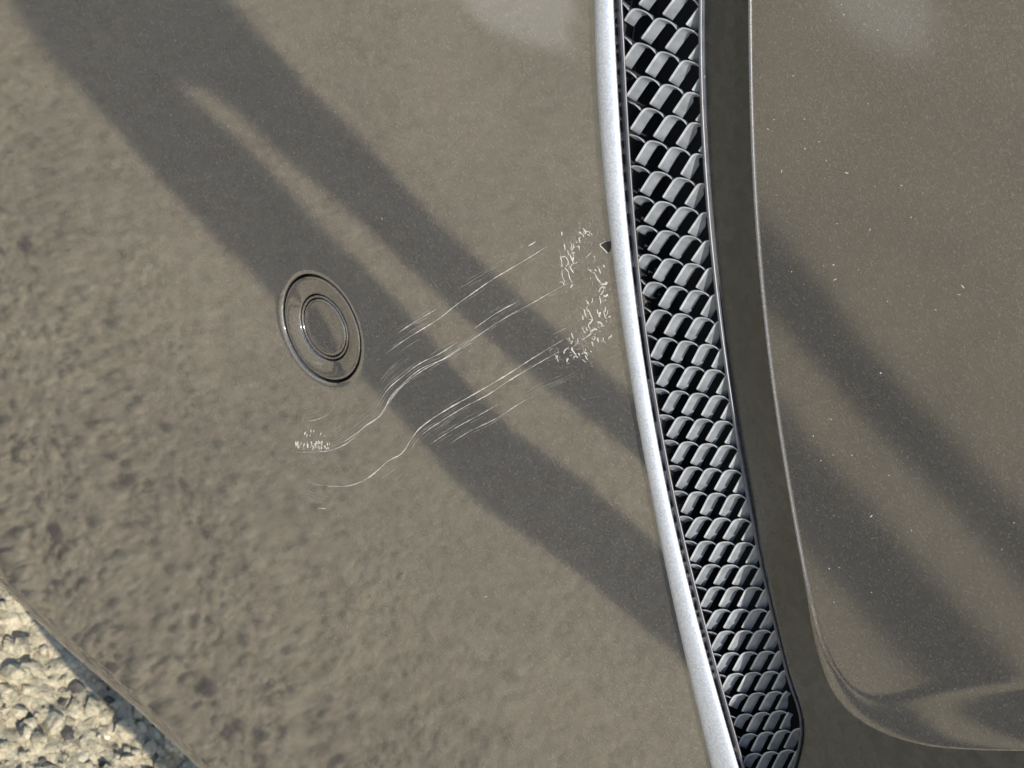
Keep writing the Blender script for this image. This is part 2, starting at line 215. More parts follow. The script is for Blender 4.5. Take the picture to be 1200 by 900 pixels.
FINS = [
 [[-4.4,121.52],[-3.57,121.82],[-2.54,121.88],[-1.76,121.77]],
 [[-1.67,119.78],[-1.7,121.45],[-1.65,122.25],[-1.37,122.91],[-0.72,123.5],[0.1,123.98],[0.92,124.28],[1.93,124.34],[2.7,124.23]],
 [[2.89,120.2],[2.87,120.61],[2.82,122.27],[2.77,123.91],[2.81,124.7],[3.08,125.35],[3.71,125.93],[4.52,126.4],[5.32,126.69],[6.32,126.74],[7.08,126.63]],
 [[7.32,122.67],[7.29,123.08],[7.22,124.71],[7.16,126.32],[7.18,127.1],[7.44,127.73],[8.05,128.3],[8.85,128.77],[9.63,129.05],[10.62,129.1],[11.38,128.99]],
 [[11.66,125.1],[11.63,125.49],[11.54,127.1],[11.45,128.69],[11.47,129.45],[11.72,130.08]],
 [[-0.25,117.76],[0.58,118.08],[1.62,118.15],[2.42,118.05]],
 [[2.58,116.06],[2.5,117.73],[2.52,118.53],[2.79,119.19],[3.42,119.79],[4.25,120.28],[5.07,120.59],[6.1,120.66],[6.88,120.56]],
 [[7.21,116.55],[7.17,116.96],[7.06,118.61],[6.96,120.25],[6.98,121.04],[7.23,121.69],[7.85,122.27],[8.66,122.76],[9.46,123.06],[10.48,123.12],[11.25,123.03]],
 [[11.63,119.08],[11.58,119.48],[11.46,121.11],[11.34,122.72],[11.34,123.49],[11.58,124.13],[12.19,124.71],[12.98,125.18],[13.77,125.48],[14.77,125.54],[15.54,125.44]],
 [[15.96,121.56],[15.91,121.96],[15.77,123.55],[15.63,125.14],[15.62,125.9]],
 [[4.12,114.06],[4.95,114.39],[5.99,114.46],[6.79,114.37]],
 [[6.99,112.34],[6.87,114.04],[6.88,114.86],[7.13,115.54],[7.76,116.15],[8.57,116.66],[9.39,116.98],[10.42,117.05],[11.2,116.95]],
 [[11.61,112.85],[11.56,113.27],[11.43,114.96],[11.29,116.63],[11.29,117.44],[11.53,118.1],[12.14,118.7],[12.94,119.2],[13.74,119.51],[14.75,119.58],[15.53,119.49]],
 [[15.98,115.46],[15.93,115.87],[15.77,117.53],[15.62,119.17],[15.61,119.96],[15.84,120.62],[16.43,121.2],[17.21,121.69],[18.0,122.0],[19.0,122.07],[19.77,121.97]],
 [[20.26,118.01],[20.21,118.41],[20.03,120.04],[19.86,121.66]],
 [[8.66,110.27],[9.47,110.62],[10.51,110.74],[11.31,110.68]],
 [[11.9,106.67],[11.83,107.07],[11.62,108.73],[11.42,110.37],[11.38,111.16],[11.59,111.83],[12.18,112.45],[12.97,112.97],[13.76,113.32],[14.79,113.43],[15.58,113.37]],
 [[16.21,109.43],[16.14,109.83],[15.91,111.46],[15.69,113.07],[15.64,113.85],[15.84,114.5],[16.42,115.11],[17.19,115.62],[17.97,115.96],[18.98,116.07],[19.76,116.01]],
 [[20.43,112.14],[20.36,112.54],[20.11,114.13],[19.87,115.71],[19.81,116.48],[20.01,117.12],[20.57,117.71],[21.32,118.22],[22.09,118.55],[23.08,118.66]],
 [[24.56,114.8],[24.49,115.18],[24.22,116.75],[23.97,118.3]],
 [[12.63,106.24],[13.41,106.8],[14.19,107.17],[15.19,107.32],[15.97,107.29]],
 [[16.54,103.32],[16.48,103.73],[16.27,105.36],[16.07,106.98],[16.03,107.76],[16.23,108.43],[16.8,109.06],[17.56,109.61],[18.33,109.97],[19.32,110.12],[20.08,110.08]],
 [[20.7,106.2],[20.63,106.59],[20.41,108.19],[20.19,109.78],[20.14,110.55],[20.33,111.21],[20.89,111.83],[21.63,112.36],[22.38,112.72],[23.36,112.86],[24.12,112.83]],
 [[24.77,109.01],[24.7,109.39],[24.46,110.97],[24.22,112.53],[24.17,113.29],[24.35,113.93],[24.89,114.54],[25.62,115.06],[26.36,115.41]],
 [[28.75,111.76],[28.68,112.14],[28.42,113.69]],
 [[17.25,102.92],[18.0,103.5],[18.76,103.88],[19.74,104.02],[20.51,103.97]],
 [[21.21,99.74],[21.14,100.17],[20.88,101.91],[20.62,103.64],[20.56,104.48],[20.74,105.18],[21.27,105.84],[22.01,106.41],[22.75,106.78],[23.72,106.92],[24.48,106.87]],
 [[25.22,102.72],[25.14,103.14],[24.87,104.85],[24.59,106.55],[24.52,107.37],[24.69,108.06],[25.21,108.71],[25.93,109.26],[26.66,109.63],[27.62,109.76],[28.37,109.71]],
 [[29.14,105.63],[29.06,106.05],[28.77,107.73],[28.48,109.39],[28.4,110.2],[28.56,110.88],[29.07,111.51],[29.77,112.06],[30.49,112.41]],
 [[32.99,108.49],[32.9,108.89],[32.59,110.54]],
 [[21.39,98.64],[21.92,99.31],[22.64,99.91],[23.38,100.32],[24.35,100.51],[25.11,100.51]],
 [[25.95,96.54],[25.86,96.95],[25.54,98.58],[25.23,100.2],[25.14,100.99],[25.29,101.68],[25.8,102.34],[26.51,102.92],[27.23,103.32],[28.19,103.51],[28.94,103.51]],
 [[29.81,99.61],[29.72,100.01],[29.39,101.61],[29.06,103.21],[28.96,103.98],[29.1,104.65],[29.6,105.3],[30.29,105.87],[31.0,106.26],[31.95,106.44],[32.69,106.44]],
 [[33.59,102.62],[33.49,103.01],[33.15,104.58],[32.81,106.14],[32.7,106.91],[32.84,107.56],[33.32,108.19],[34.0,108.75]],
 [[25.97,94.79],[26.13,95.5],[26.64,96.19],[27.33,96.8],[28.05,97.22],[28.99,97.42],[29.72,97.42]],
 [[30.52,93.35],[30.44,93.77],[30.13,95.44],[29.83,97.11],[29.75,97.91],[29.9,98.61],[30.39,99.29],[31.08,99.89],[31.78,100.3],[32.7,100.49],[33.42,100.49]],
 [[34.26,96.5],[34.17,96.91],[33.85,98.55],[33.54,100.18],[33.45,100.97],[33.59,101.66],[34.07,102.32],[34.74,102.9],[35.42,103.31],[36.33,103.49],[37.05,103.49]],
 [[37.91,99.58],[37.82,99.98],[37.49,101.59],[37.17,103.19],[37.07,103.97],[37.2,104.64],[37.67,105.29],[38.32,105.86]],
 [[30.61,90.71],[30.54,91.56],[30.69,92.29],[31.18,92.99],[31.86,93.62],[32.55,94.05],[33.46,94.25],[34.16,94.25]],
 [[34.92,90.09],[34.84,90.51],[34.56,92.23],[34.27,93.93],[34.19,94.76],[34.34,95.47],[34.82,96.17],[35.48,96.78],[36.16,97.2],[37.05,97.4],[37.75,97.39]],
 [[38.54,93.31],[38.45,93.73],[38.15,95.41],[37.86,97.08],[37.77,97.89],[37.91,98.59],[38.37,99.27],[39.02,99.87],[39.68,100.28],[40.56,100.47],[41.25,100.47]],
 [[42.07,96.46],[41.98,96.87],[41.67,98.52],[41.36,100.16],[41.27,100.96],[41.4,101.65],[41.85,102.31]],
 [[35.03,87.42],[34.95,88.27],[35.09,89.0],[35.56,89.72],[36.21,90.36],[36.88,90.8],[37.77,91.02],[38.46,91.04]],
 [[39.25,86.88],[39.17,87.3],[38.87,89.02],[38.57,90.72],[38.48,91.55],[38.62,92.27],[39.08,92.97],[39.71,93.59],[40.37,94.03],[41.24,94.25],[41.92,94.25]],
 [[42.74,90.18],[42.66,90.59],[42.34,92.27],[42.04,93.94],[41.94,94.76],[42.07,95.46],[42.51,96.15],[43.14,96.76],[43.78,97.19],[44.64,97.4],[45.31,97.4]],
 [[46.16,93.4],[46.07,93.81],[45.75,95.46],[45.43,97.1],[45.33,97.9],[45.44,98.59],[45.88,99.26]],
 [[37.72,84.27],[38.62,84.54],[39.32,84.6]],
 [[39.8,82.65],[39.44,84.29],[39.33,85.1],[39.44,85.81],[39.88,86.52],[40.51,87.18],[41.17,87.64],[42.04,87.91],[42.74,87.96]],
 [[43.71,84.03],[43.61,84.43],[43.23,86.05],[42.86,87.66],[42.74,88.45],[42.84,89.15],[43.28,89.85],[43.89,90.48],[44.53,90.94],[45.4,91.2],[46.08,91.25]],
 [[47.08,87.39],[46.97,87.79],[46.59,89.38],[46.21,90.95],[46.08,91.73],[46.17,92.41],[46.6,93.1],[47.2,93.72],[47.83,94.16],[48.68,94.42],[49.35,94.46]],
 [[50.37,90.69],[50.26,91.07],[49.87,92.63],[49.48,94.18],[49.34,94.94],[49.43,95.6],[49.84,96.28]],
 [[42.32,81.48],[43.19,81.76],[43.89,81.81]],
 [[44.43,79.85],[44.02,81.51],[43.88,82.32],[43.97,83.04],[44.38,83.76],[44.98,84.42],[45.61,84.89],[46.47,85.16],[47.16,85.21]],
 [[48.25,81.24],[48.13,81.64],[47.71,83.28],[47.29,84.91],[47.14,85.7],[47.22,86.41],[47.63,87.11],[48.21,87.76],[48.83,88.22],[49.68,88.48],[50.36,88.53]],
 [[51.47,84.64],[51.35,85.03],[50.92,86.64],[50.49,88.23],[50.34,89.01],[50.41,89.7],[50.8,90.4],[51.38,91.02],[51.98,91.47],[52.82,91.73],[53.48,91.78]],
 [[54.61,87.96],[54.5,88.35],[54.06,89.92],[53.62,91.49],[53.46,92.25],[53.53,92.93],[53.91,93.61]],
 [[46.34,78.18],[46.96,78.67],[47.82,78.95],[48.5,79.0]],
 [[49.7,74.92],[49.57,75.33],[49.1,77.02],[48.64,78.69],[48.47,79.51],[48.54,80.24],[48.92,80.97],[49.5,81.63],[50.1,82.11],[50.95,82.38],[51.62,82.43]],
 [[52.83,78.42],[52.71,78.83],[52.23,80.48],[51.76,82.12],[51.59,82.93],[51.65,83.64],[52.02,84.35],[52.58,85.0],[53.18,85.47],[54.01,85.73],[54.67,85.78]],
 [[55.9,81.85],[55.77,82.25],[55.29,83.87],[54.82,85.48],[54.64,86.27],[54.69,86.97],[55.05,87.67],[55.6,88.3],[56.18,88.76],[57.0,89.01],[57.66,89.06]],
 [[58.9,85.21],[58.77,85.6],[58.29,87.19],[57.8,88.77],[57.62,89.54],[57.66,90.22]],
 [[50.5,74.66],[51.05,75.34],[51.65,75.84],[52.48,76.17],[53.16,76.28]],
 [[54.45,72.56],[54.32,72.93],[53.81,74.47],[53.3,76.0],[53.11,76.75],[53.15,77.44],[53.51,78.15],[54.05,78.82],[54.64,79.31],[55.46,79.63],[56.12,79.73]],
 [[57.43,76.08],[57.3,76.45],[56.78,77.96],[56.27,79.46],[56.08,80.2],[56.11,80.87],[56.46,81.57],[56.99,82.22],[57.57,82.7],[58.37,83.02],[59.03,83.12]],
 [[60.35,79.54],[60.21,79.9],[59.69,81.38],[59.18,82.85],[58.98,83.57],[59.01,84.23],[59.35,84.91],[59.86,85.55],[60.43,86.02],[61.22,86.33],[61.87,86.42]],
 [[63.2,82.91],[63.06,83.27],[62.54,84.72],[62.02,86.16],[61.82,86.87],[61.84,87.51]],
 [[54.89,71.6],[55.24,72.35],[55.76,73.04],[56.33,73.54],[57.13,73.82],[57.78,73.88]],
 [[59.1,69.75],[58.96,70.17],[58.44,71.88],[57.93,73.57],[57.74,74.4],[57.76,75.13],[58.1,75.87],[58.62,76.54],[59.17,77.03],[59.96,77.3],[60.6,77.36]],
 [[61.93,73.31],[61.8,73.72],[61.27,75.4],[60.75,77.05],[60.55,77.87],[60.57,78.58],[60.9,79.31],[61.41,79.97],[61.95,80.44],[62.73,80.71],[63.36,80.77]],
 [[64.71,76.8],[64.57,77.2],[64.04,78.84],[63.51,80.46],[63.31,81.26],[63.33,81.97],[63.64,82.68],[64.14,83.32],[64.68,83.78],[65.44,84.05],[66.07,84.1]],
 [[67.42,80.21],[67.28,80.6],[66.75,82.21],[66.22,83.8],[66.01,84.59]],
 [[59.5,67.96],[59.52,68.71],[59.84,69.47],[60.35,70.16],[60.89,70.67],[61.67,70.97],[62.3,71.04]],
 [[63.64,66.95],[63.5,67.36],[62.97,69.05],[62.45,70.73],[62.24,71.55],[62.26,72.28],[62.58,73.03],[63.07,73.71],[63.6,74.2],[64.37,74.49],[64.99,74.56]],
 [[66.34,70.55],[66.2,70.96],[65.67,72.61],[65.14,74.26],[64.93,75.06],[64.94,75.78],[65.25,76.51],[65.73,77.18],[66.26,77.66],[67.01,77.94],[67.62,78.01]],
 [[68.99,74.08],[68.84,74.48],[68.3,76.1],[67.77,77.71],[67.56,78.5],[67.57,79.2],[67.86,79.92],[68.33,80.57],[68.85,81.04],[69.59,81.32],[70.2,81.38]],
 [[71.57,77.53],[71.43,77.92],[70.89,79.51],[70.35,81.09],[70.13,81.86]],
 [[63.97,65.11],[63.99,65.86],[64.3,66.64],[64.79,67.34],[65.31,67.86],[66.06,68.17],[66.67,68.24]],
 [[67.98,64.13],[67.84,64.55],[67.33,66.25],[66.82,67.93],[66.62,68.76],[66.63,69.5],[66.94,70.26],[67.41,70.95],[67.93,71.45],[68.66,71.75],[69.27,71.83]],
 [[70.58,67.79],[70.45,68.2],[69.93,69.87],[69.41,71.52],[69.21,72.33],[69.22,73.06],[69.51,73.8],[69.97,74.47],[70.48,74.96],[71.21,75.26],[71.8,75.33]],
 [[73.13,71.37],[72.99,71.78],[72.47,73.41],[71.95,75.03],[71.74,75.83],[71.74,76.54],[72.03,77.26],[72.48,77.92],[72.98,78.4],[73.7,78.69],[74.28,78.76]],
 [[75.62,74.88],[75.48,75.27],[74.95,76.88],[74.43,78.47],[74.22,79.25]],
 [[68.33,62.27],[68.33,63.03],[68.63,63.82],[69.09,64.54],[69.6,65.06],[70.34,65.37],[70.95,65.45]],
 [[72.34,61.28],[72.2,61.71],[71.65,63.43],[71.1,65.14],[70.88,65.98],[70.88,66.73],[71.16,67.5],[71.62,68.2],[72.12,68.71],[72.85,69.02],[73.44,69.1]],
 [[74.85,65.01],[74.7,65.42],[74.15,67.11],[73.59,68.79],[73.37,69.61],[73.37,70.35],[73.64,71.1],[74.09,71.78],[74.58,72.28],[75.29,72.58],[75.88,72.66]],
 [[77.3,68.65],[77.15,69.06],[76.59,70.71],[76.04,72.36],[75.81,73.16],[75.8,73.88],[76.07,74.62],[76.5,75.29],[76.99,75.78],[77.69,76.07],[78.27,76.15]],
 [[79.7,72.21],[79.55,72.61],[78.98,74.24],[78.43,75.85],[78.2,76.64]],
 [[72.73,59.4],[72.72,60.17],[72.99,60.97],[73.44,61.7],[73.94,62.23],[74.66,62.55],[75.26,62.64]],
 [[76.75,58.41],[76.59,58.84],[76.0,60.59],[75.42,62.32],[75.18,63.17],[75.16,63.93],[75.43,64.71],[75.87,65.42],[76.35,65.94],[77.07,66.26],[77.66,66.34]],
 [[79.15,62.19],[79.0,62.62],[78.41,64.33],[77.82,66.03],[77.58,66.86],[77.56,67.61],[77.81,68.37],[78.24,69.07],[78.72,69.58],[79.42,69.88],[80.01,69.96]],
 [[81.51,65.9],[81.35,66.31],[80.76,67.99],[80.16,69.66],[79.92,70.47],[79.9,71.2],[80.14,71.95],[80.56,72.63],[81.03,73.13],[81.73,73.43],[82.3,73.51]],
 [[83.81,69.52],[83.65,69.93],[83.05,71.57],[82.46,73.2],[82.22,74.01]],
 [[77.2,56.52],[77.15,57.29],[77.4,58.09],[77.83,58.83],[78.31,59.38],[79.04,59.72],[79.64,59.83]],
 [[81.28,55.67],[81.11,56.09],[80.46,57.81],[79.81,59.52],[79.54,60.36],[79.5,61.11],[79.74,61.9],[80.16,62.62],[80.63,63.15],[81.35,63.49],[81.94,63.59]],
 [[83.59,59.51],[83.42,59.93],[82.76,61.61],[82.11,63.28],[81.84,64.11],[81.79,64.85],[82.03,65.62],[82.43,66.33],[82.9,66.85],[83.6,67.18],[84.19,67.27]],
 [[85.84,63.27],[85.67,63.68],[85.01,65.33],[84.36,66.97],[84.09,67.78],[84.03,68.5],[84.26,69.26],[84.66,69.95],[85.12,70.46],[85.81,70.78],[86.39,70.87]],
 [[88.04,66.95],[87.87,67.35],[87.21,68.97],[86.56,70.58],[86.29,71.37]],
 [[81.74,53.74],[81.71,54.54],[81.95,55.37],[82.36,56.12],[82.82,56.67],[83.51,57.0],[84.07,57.09]],
 [[85.58,52.71],[85.43,53.15],[84.83,54.96],[84.23,56.76],[83.99,57.64],[83.95,58.42],[84.19,59.23],[84.58,59.97],[85.04,60.5],[85.71,60.83],[86.27,60.91]],
 [[87.79,56.62],[87.63,57.06],[87.03,58.83],[86.43,60.59],[86.18,61.45],[86.14,62.22],[86.37,63.01],[86.76,63.73],[87.2,64.25],[87.87,64.57],[88.42,64.65]],
 [[89.94,60.45],[89.79,60.87],[89.18,62.61],[88.58,64.33],[88.33,65.18],[88.29,65.93],[88.51,66.7],[88.89,67.41],[89.32,67.92],[89.98,68.23],[90.52,68.31]],
 [[92.05,64.19],[91.89,64.6],[91.28,66.31],[90.68,68.0],[90.43,68.83]],
 [[86.0,51.56],[86.22,52.38],[86.61,53.15],[87.05,53.72],[87.73,54.09],[88.29,54.22]],
 [[89.89,50.06],[89.73,50.49],[89.09,52.2],[88.46,53.91],[88.19,54.75],[88.14,55.51],[88.35,56.31],[88.73,57.06],[89.17,57.62],[89.84,57.98],[90.39,58.1]],
 [[92.0,54.03],[91.83,54.45],[91.19,56.13],[90.56,57.8],[90.29,58.62],[90.23,59.37],[90.44,60.15],[90.81,60.89],[91.24,61.43],[91.9,61.78],[92.45,61.9]],
 [[94.05,57.92],[93.89,58.32],[93.25,59.97],[92.61,61.6],[92.35,62.41],[92.28,63.14],[92.49,63.91],[92.85,64.63],[93.27,65.16],[93.91,65.5],[94.46,65.62]],
 [[96.06,61.71],[95.9,62.11],[95.26,63.72],[94.62,65.33],[94.35,66.12],[94.29,66.83]],
 [[90.32,48.96],[90.53,49.78],[90.9,50.56],[91.32,51.14],[91.97,51.53],[92.52,51.67]],
 [[94.11,47.56],[93.95,47.98],[93.31,49.68],[92.68,51.37],[92.42,52.2],[92.36,52.96],[92.56,53.77],[92.92,54.53],[93.34,55.09],[93.98,55.48],[94.52,55.61]],
 [[96.12,51.59],[95.95,52.0],[95.32,53.66],[94.69,55.31],[94.42,56.13],[94.36,56.88],[94.55,57.67],[94.91,58.41],[95.32,58.96],[95.95,59.33],[96.48,59.47]],
 [[98.07,55.52],[97.91,55.92],[97.27,57.55],[96.64,59.17],[96.38,59.97],[96.31,60.7],[96.5,61.48],[96.85,62.2],[97.25,62.74],[97.87,63.11],[98.4,63.24]],
 [[99.99,59.37],[99.83,59.76],[99.19,61.36],[98.56,62.95],[98.29,63.73],[98.23,64.45]],
 [[94.73,47.3],[95.08,48.08],[95.49,48.67],[96.14,49.08],[96.68,49.23]],
 [[98.38,45.14],[98.21,45.56],[97.53,47.25],[96.85,48.93],[96.57,49.76],[96.49,50.52],[96.67,51.34],[97.01,52.11],[97.42,52.68],[98.05,53.08],[98.59,53.23]],
 [[100.29,49.22],[100.11,49.63],[99.43,51.28],[98.76,52.93],[98.47,53.74],[98.39,54.49],[98.56,55.29],[98.9,56.04],[99.3,56.6],[99.92,56.99],[100.45,57.13]],
 [[102.15,53.21],[101.98,53.61],[101.3,55.23],[100.62,56.84],[100.34,57.64],[100.25,58.37],[100.42,59.15],[100.75,59.88],[101.14,60.44],[101.75,60.81],[102.28,60.95]],
 [[103.97,57.11],[103.8,57.5],[103.12,59.09],[102.44,60.67],[102.16,61.45],[102.07,62.16]],
 [[99.03,44.92],[99.36,45.72],[99.76,46.31],[100.36,46.72],[100.88,46.86]],
 [[102.52,42.7],[102.35,43.12],[101.69,44.85],[101.04,46.56],[100.77,47.4],[100.69,48.17],[100.86,49.0],[101.18,49.77],[101.57,50.35],[102.17,50.75],[102.68,50.89]],
 [[104.31,46.82],[104.14,47.23],[103.49,48.92],[102.84,50.59],[102.57,51.42],[102.49,52.18],[102.65,52.98],[102.97,53.74],[103.34,54.31],[103.93,54.69],[104.44,54.83]],
 [[106.07,50.84],[105.9,51.25],[105.25,52.9],[104.6,54.54],[104.32,55.35],[104.24,56.09],[104.4,56.88],[104.71,57.62],[105.08,58.18],[105.66,58.55],[106.16,58.69]],
 [[107.79,54.77],[107.62,55.17],[106.97,56.79],[106.32,58.4],[106.04,59.19],[105.96,59.92]],
 [[103.16,42.51],[103.47,43.3],[103.84,43.9],[104.43,44.31],[104.94,44.46]],
 [[106.67,40.27],[106.49,40.69],[105.8,42.43],[105.11,44.15],[104.82,45.0],[104.72,45.78],[104.87,46.6],[105.17,47.38],[105.54,47.97],[106.12,48.36],[106.63,48.51]],
 [[108.35,44.41],[108.17,44.82],[107.48,46.52],[106.8,48.2],[106.5,49.04],[106.4,49.8],[106.55,50.61],[106.84,51.37],[107.2,51.94],[107.78,52.33],[108.27,52.47]],
 [[109.99,48.45],[109.82,48.86],[109.13,50.52],[108.44,52.17],[108.15,52.99],[108.05,53.73],[108.19,54.53],[108.47,55.27],[108.83,55.83],[109.4,56.21],[109.89,56.35]],
 [[111.6,52.41],[111.42,52.81],[110.74,54.44],[110.05,56.05],[109.76,56.85],[109.66,57.58],[109.79,58.36]],
 [[107.31,40.07],[107.6,40.87],[107.95,41.48],[108.52,41.9],[109.01,42.06]],
 [[110.73,37.94],[110.55,38.36],[109.86,40.06],[109.18,41.75],[108.88,42.59],[108.78,43.36],[108.91,44.19],[109.19,44.97],[109.54,45.56],[110.1,45.98],[110.58,46.13]],
 [[112.29,42.1],[112.12,42.51],[111.43,44.18],[110.75,45.83],[110.45,46.65],[110.35,47.41],[110.47,48.22],[110.75,48.98],[111.09,49.56],[111.64,49.96],[112.11,50.11]],
 [[113.82,46.16],[113.65,46.56],[112.96,48.2],[112.28,49.82],[111.99,50.63],[111.88,51.37],[112.0,52.16],[112.27,52.91],[112.6,53.47],[113.15,53.86],[113.62,54.01]],
 [[115.32,50.14],[115.15,50.53],[114.46,52.13],[113.78,53.72],[113.49,54.51],[113.38,55.24],[113.5,56.01]],
 [[111.35,37.76],[111.62,38.56],[111.95,39.17],[112.51,39.59],[112.99,39.75]],
 [[114.61,36.03],[113.88,37.74],[113.16,39.44],[112.85,40.29],[112.73,41.06],[112.84,41.89],[113.1,42.68],[113.43,43.27],[113.97,43.69],[114.45,43.84]],
 [[116.25,39.78],[116.06,40.2],[115.34,41.88],[114.62,43.54],[114.31,44.37],[114.18,45.13],[114.29,45.94],[114.54,46.71],[114.87,47.29],[115.4,47.69],[115.87,47.85]],
 [[117.67,43.87],[117.48,44.27],[116.76,45.92],[116.04,47.55],[115.73,48.36],[115.61,49.11],[115.71,49.9],[115.96,50.66],[116.28,51.22],[116.8,51.62],[117.27,51.76]],
 [[119.06,47.87],[118.87,48.26],[118.15,49.87],[117.44,51.47],[117.13,52.27],[117.0,53.0],[117.1,53.78]],
 [[115.67,36.23],[115.98,36.84],[116.51,37.28],[116.97,37.45]],
 [[117.85,35.48],[117.14,37.15],[116.83,37.98],[116.7,38.75],[116.79,39.58],[117.03,40.37],[117.34,40.97],[117.86,41.4],[118.31,41.57]],
 [[120.1,37.58],[119.92,37.98],[119.2,39.63],[118.48,41.27],[118.17,42.08],[118.04,42.84],[118.13,43.65],[118.37,44.42],[118.67,45.01],[119.18,45.42],[119.63,45.59]],
 [[121.41,41.68],[121.23,42.08],[120.51,43.7],[119.8,45.3],[119.49,46.1],[119.36,46.83],[119.45,47.63],[119.67,48.39],[119.97,48.96],[120.48,49.36],[120.92,49.52]],
 [[122.69,45.7],[122.51,46.08],[121.8,47.67],[121.09,49.24],[120.78,50.02],[120.65,50.74]],
 [[119.59,34.02],[119.89,34.64],[120.4,35.08],[120.85,35.25]],
 [[121.78,33.27],[121.03,34.95],[120.7,35.78],[120.55,36.55],[120.63,37.39],[120.85,38.18],[121.14,38.79],[121.64,39.21],[122.09,39.38]],
 [[123.96,35.37],[123.77,35.78],[123.01,37.44],[122.27,39.09],[121.94,39.9],[121.79,40.66],[121.86,41.47],[122.08,42.25],[122.36,42.84],[122.86,43.26],[123.3,43.42]],
 [[125.16,39.49],[124.97,39.89],[124.22,41.52],[123.48,43.13],[123.15,43.93],[123.0,44.67],[123.07,45.47],[123.28,46.23],[123.56,46.81],[124.05,47.22],[124.49,47.38]],
 [[126.34,43.53],[126.15,43.92],[125.4,45.51],[124.66,47.09],[124.34,47.88]],
 [[123.49,31.79],[123.77,32.41],[124.28,32.85],[124.72,33.02]],
 [[125.69,31.03],[124.91,32.72],[124.56,33.56],[124.4,34.33],[124.46,35.17],[124.66,35.97],[124.94,36.58],[125.44,37.01],[125.88,37.18]],
 [[127.82,33.14],[127.62,33.55],[126.84,35.22],[126.06,36.88],[125.72,37.7],[125.56,38.46],[125.61,39.28],[125.81,40.07],[126.09,40.66],[126.57,41.08],[127.01,41.24]],
 [[128.94,37.29],[128.74,37.69],[127.96,39.33],[127.19,40.95],[126.85,41.76],[126.69,42.5],[126.74,43.31],[126.93,44.07],[127.2,44.65],[127.68,45.06],[128.12,45.22]],
 [[130.03,41.35],[129.84,41.74],[129.06,43.34],[128.3,44.94],[127.96,45.73],[127.8,46.46],[127.84,47.24],[128.03,47.99],[128.3,48.56]],
 [[127.61,30.13],[128.11,30.58],[128.55,30.75]],
 [[129.54,28.74],[128.74,30.45],[128.39,31.29],[128.22,32.08],[128.27,32.93],[128.46,33.73],[128.74,34.34],[129.23,34.78],[129.67,34.95]],
 [[131.65,30.88],[131.45,31.29],[130.65,32.98],[129.86,34.65],[129.51,35.48],[129.34,36.25],[129.38,37.08],[129.57,37.87],[129.84,38.46],[130.33,38.89],[130.77,39.05]],
 [[132.73,35.07],[132.53,35.47],[131.74,37.12],[130.95,38.76],[130.6,39.57],[130.43,40.32],[130.48,41.14],[130.66,41.91],[130.93,42.49],[131.4,42.91],[131.84,43.07]],
 [[133.79,39.16],[133.59,39.56],[132.8,41.18],[132.02,42.78],[131.67,43.58],[131.5,44.32]],
 [[131.47,27.84],[131.96,28.29],[132.41,28.47]],
 [[132.6,28.16],[132.24,29.01],[132.06,29.81],[132.11,30.66],[132.29,31.48],[132.56,32.09],[133.05,32.53],[133.49,32.71]],
 [[135.51,28.6],[135.31,29.02],[134.49,30.72],[133.68,32.4],[133.32,33.24],[133.14,34.01],[133.18,34.85],[133.37,35.65],[133.63,36.25],[134.11,36.68],[134.55,36.85]],
 [[136.56,32.83],[136.35,33.24],[135.54,34.9],[134.73,36.55],[134.38,37.37],[134.2,38.13],[134.24,38.95],[134.42,39.73],[134.67,40.32]],
 [[135.36,25.53],[135.85,25.99],[136.3,26.17]],
 [[136.49,25.86],[136.12,26.72],[135.94,27.52],[135.97,28.38],[136.15,29.2],[136.41,29.83],[136.9,30.27],[137.34,30.45]],
 [[139.4,26.31],[139.19,26.73],[138.36,28.44],[137.53,30.14],[137.16,30.98],[136.98,31.77],[137.01,32.61],[137.18,33.42],[137.44,34.03],[137.92,34.46]],
 [[140.41,30.57],[140.2,30.98],[139.37,32.66]]]
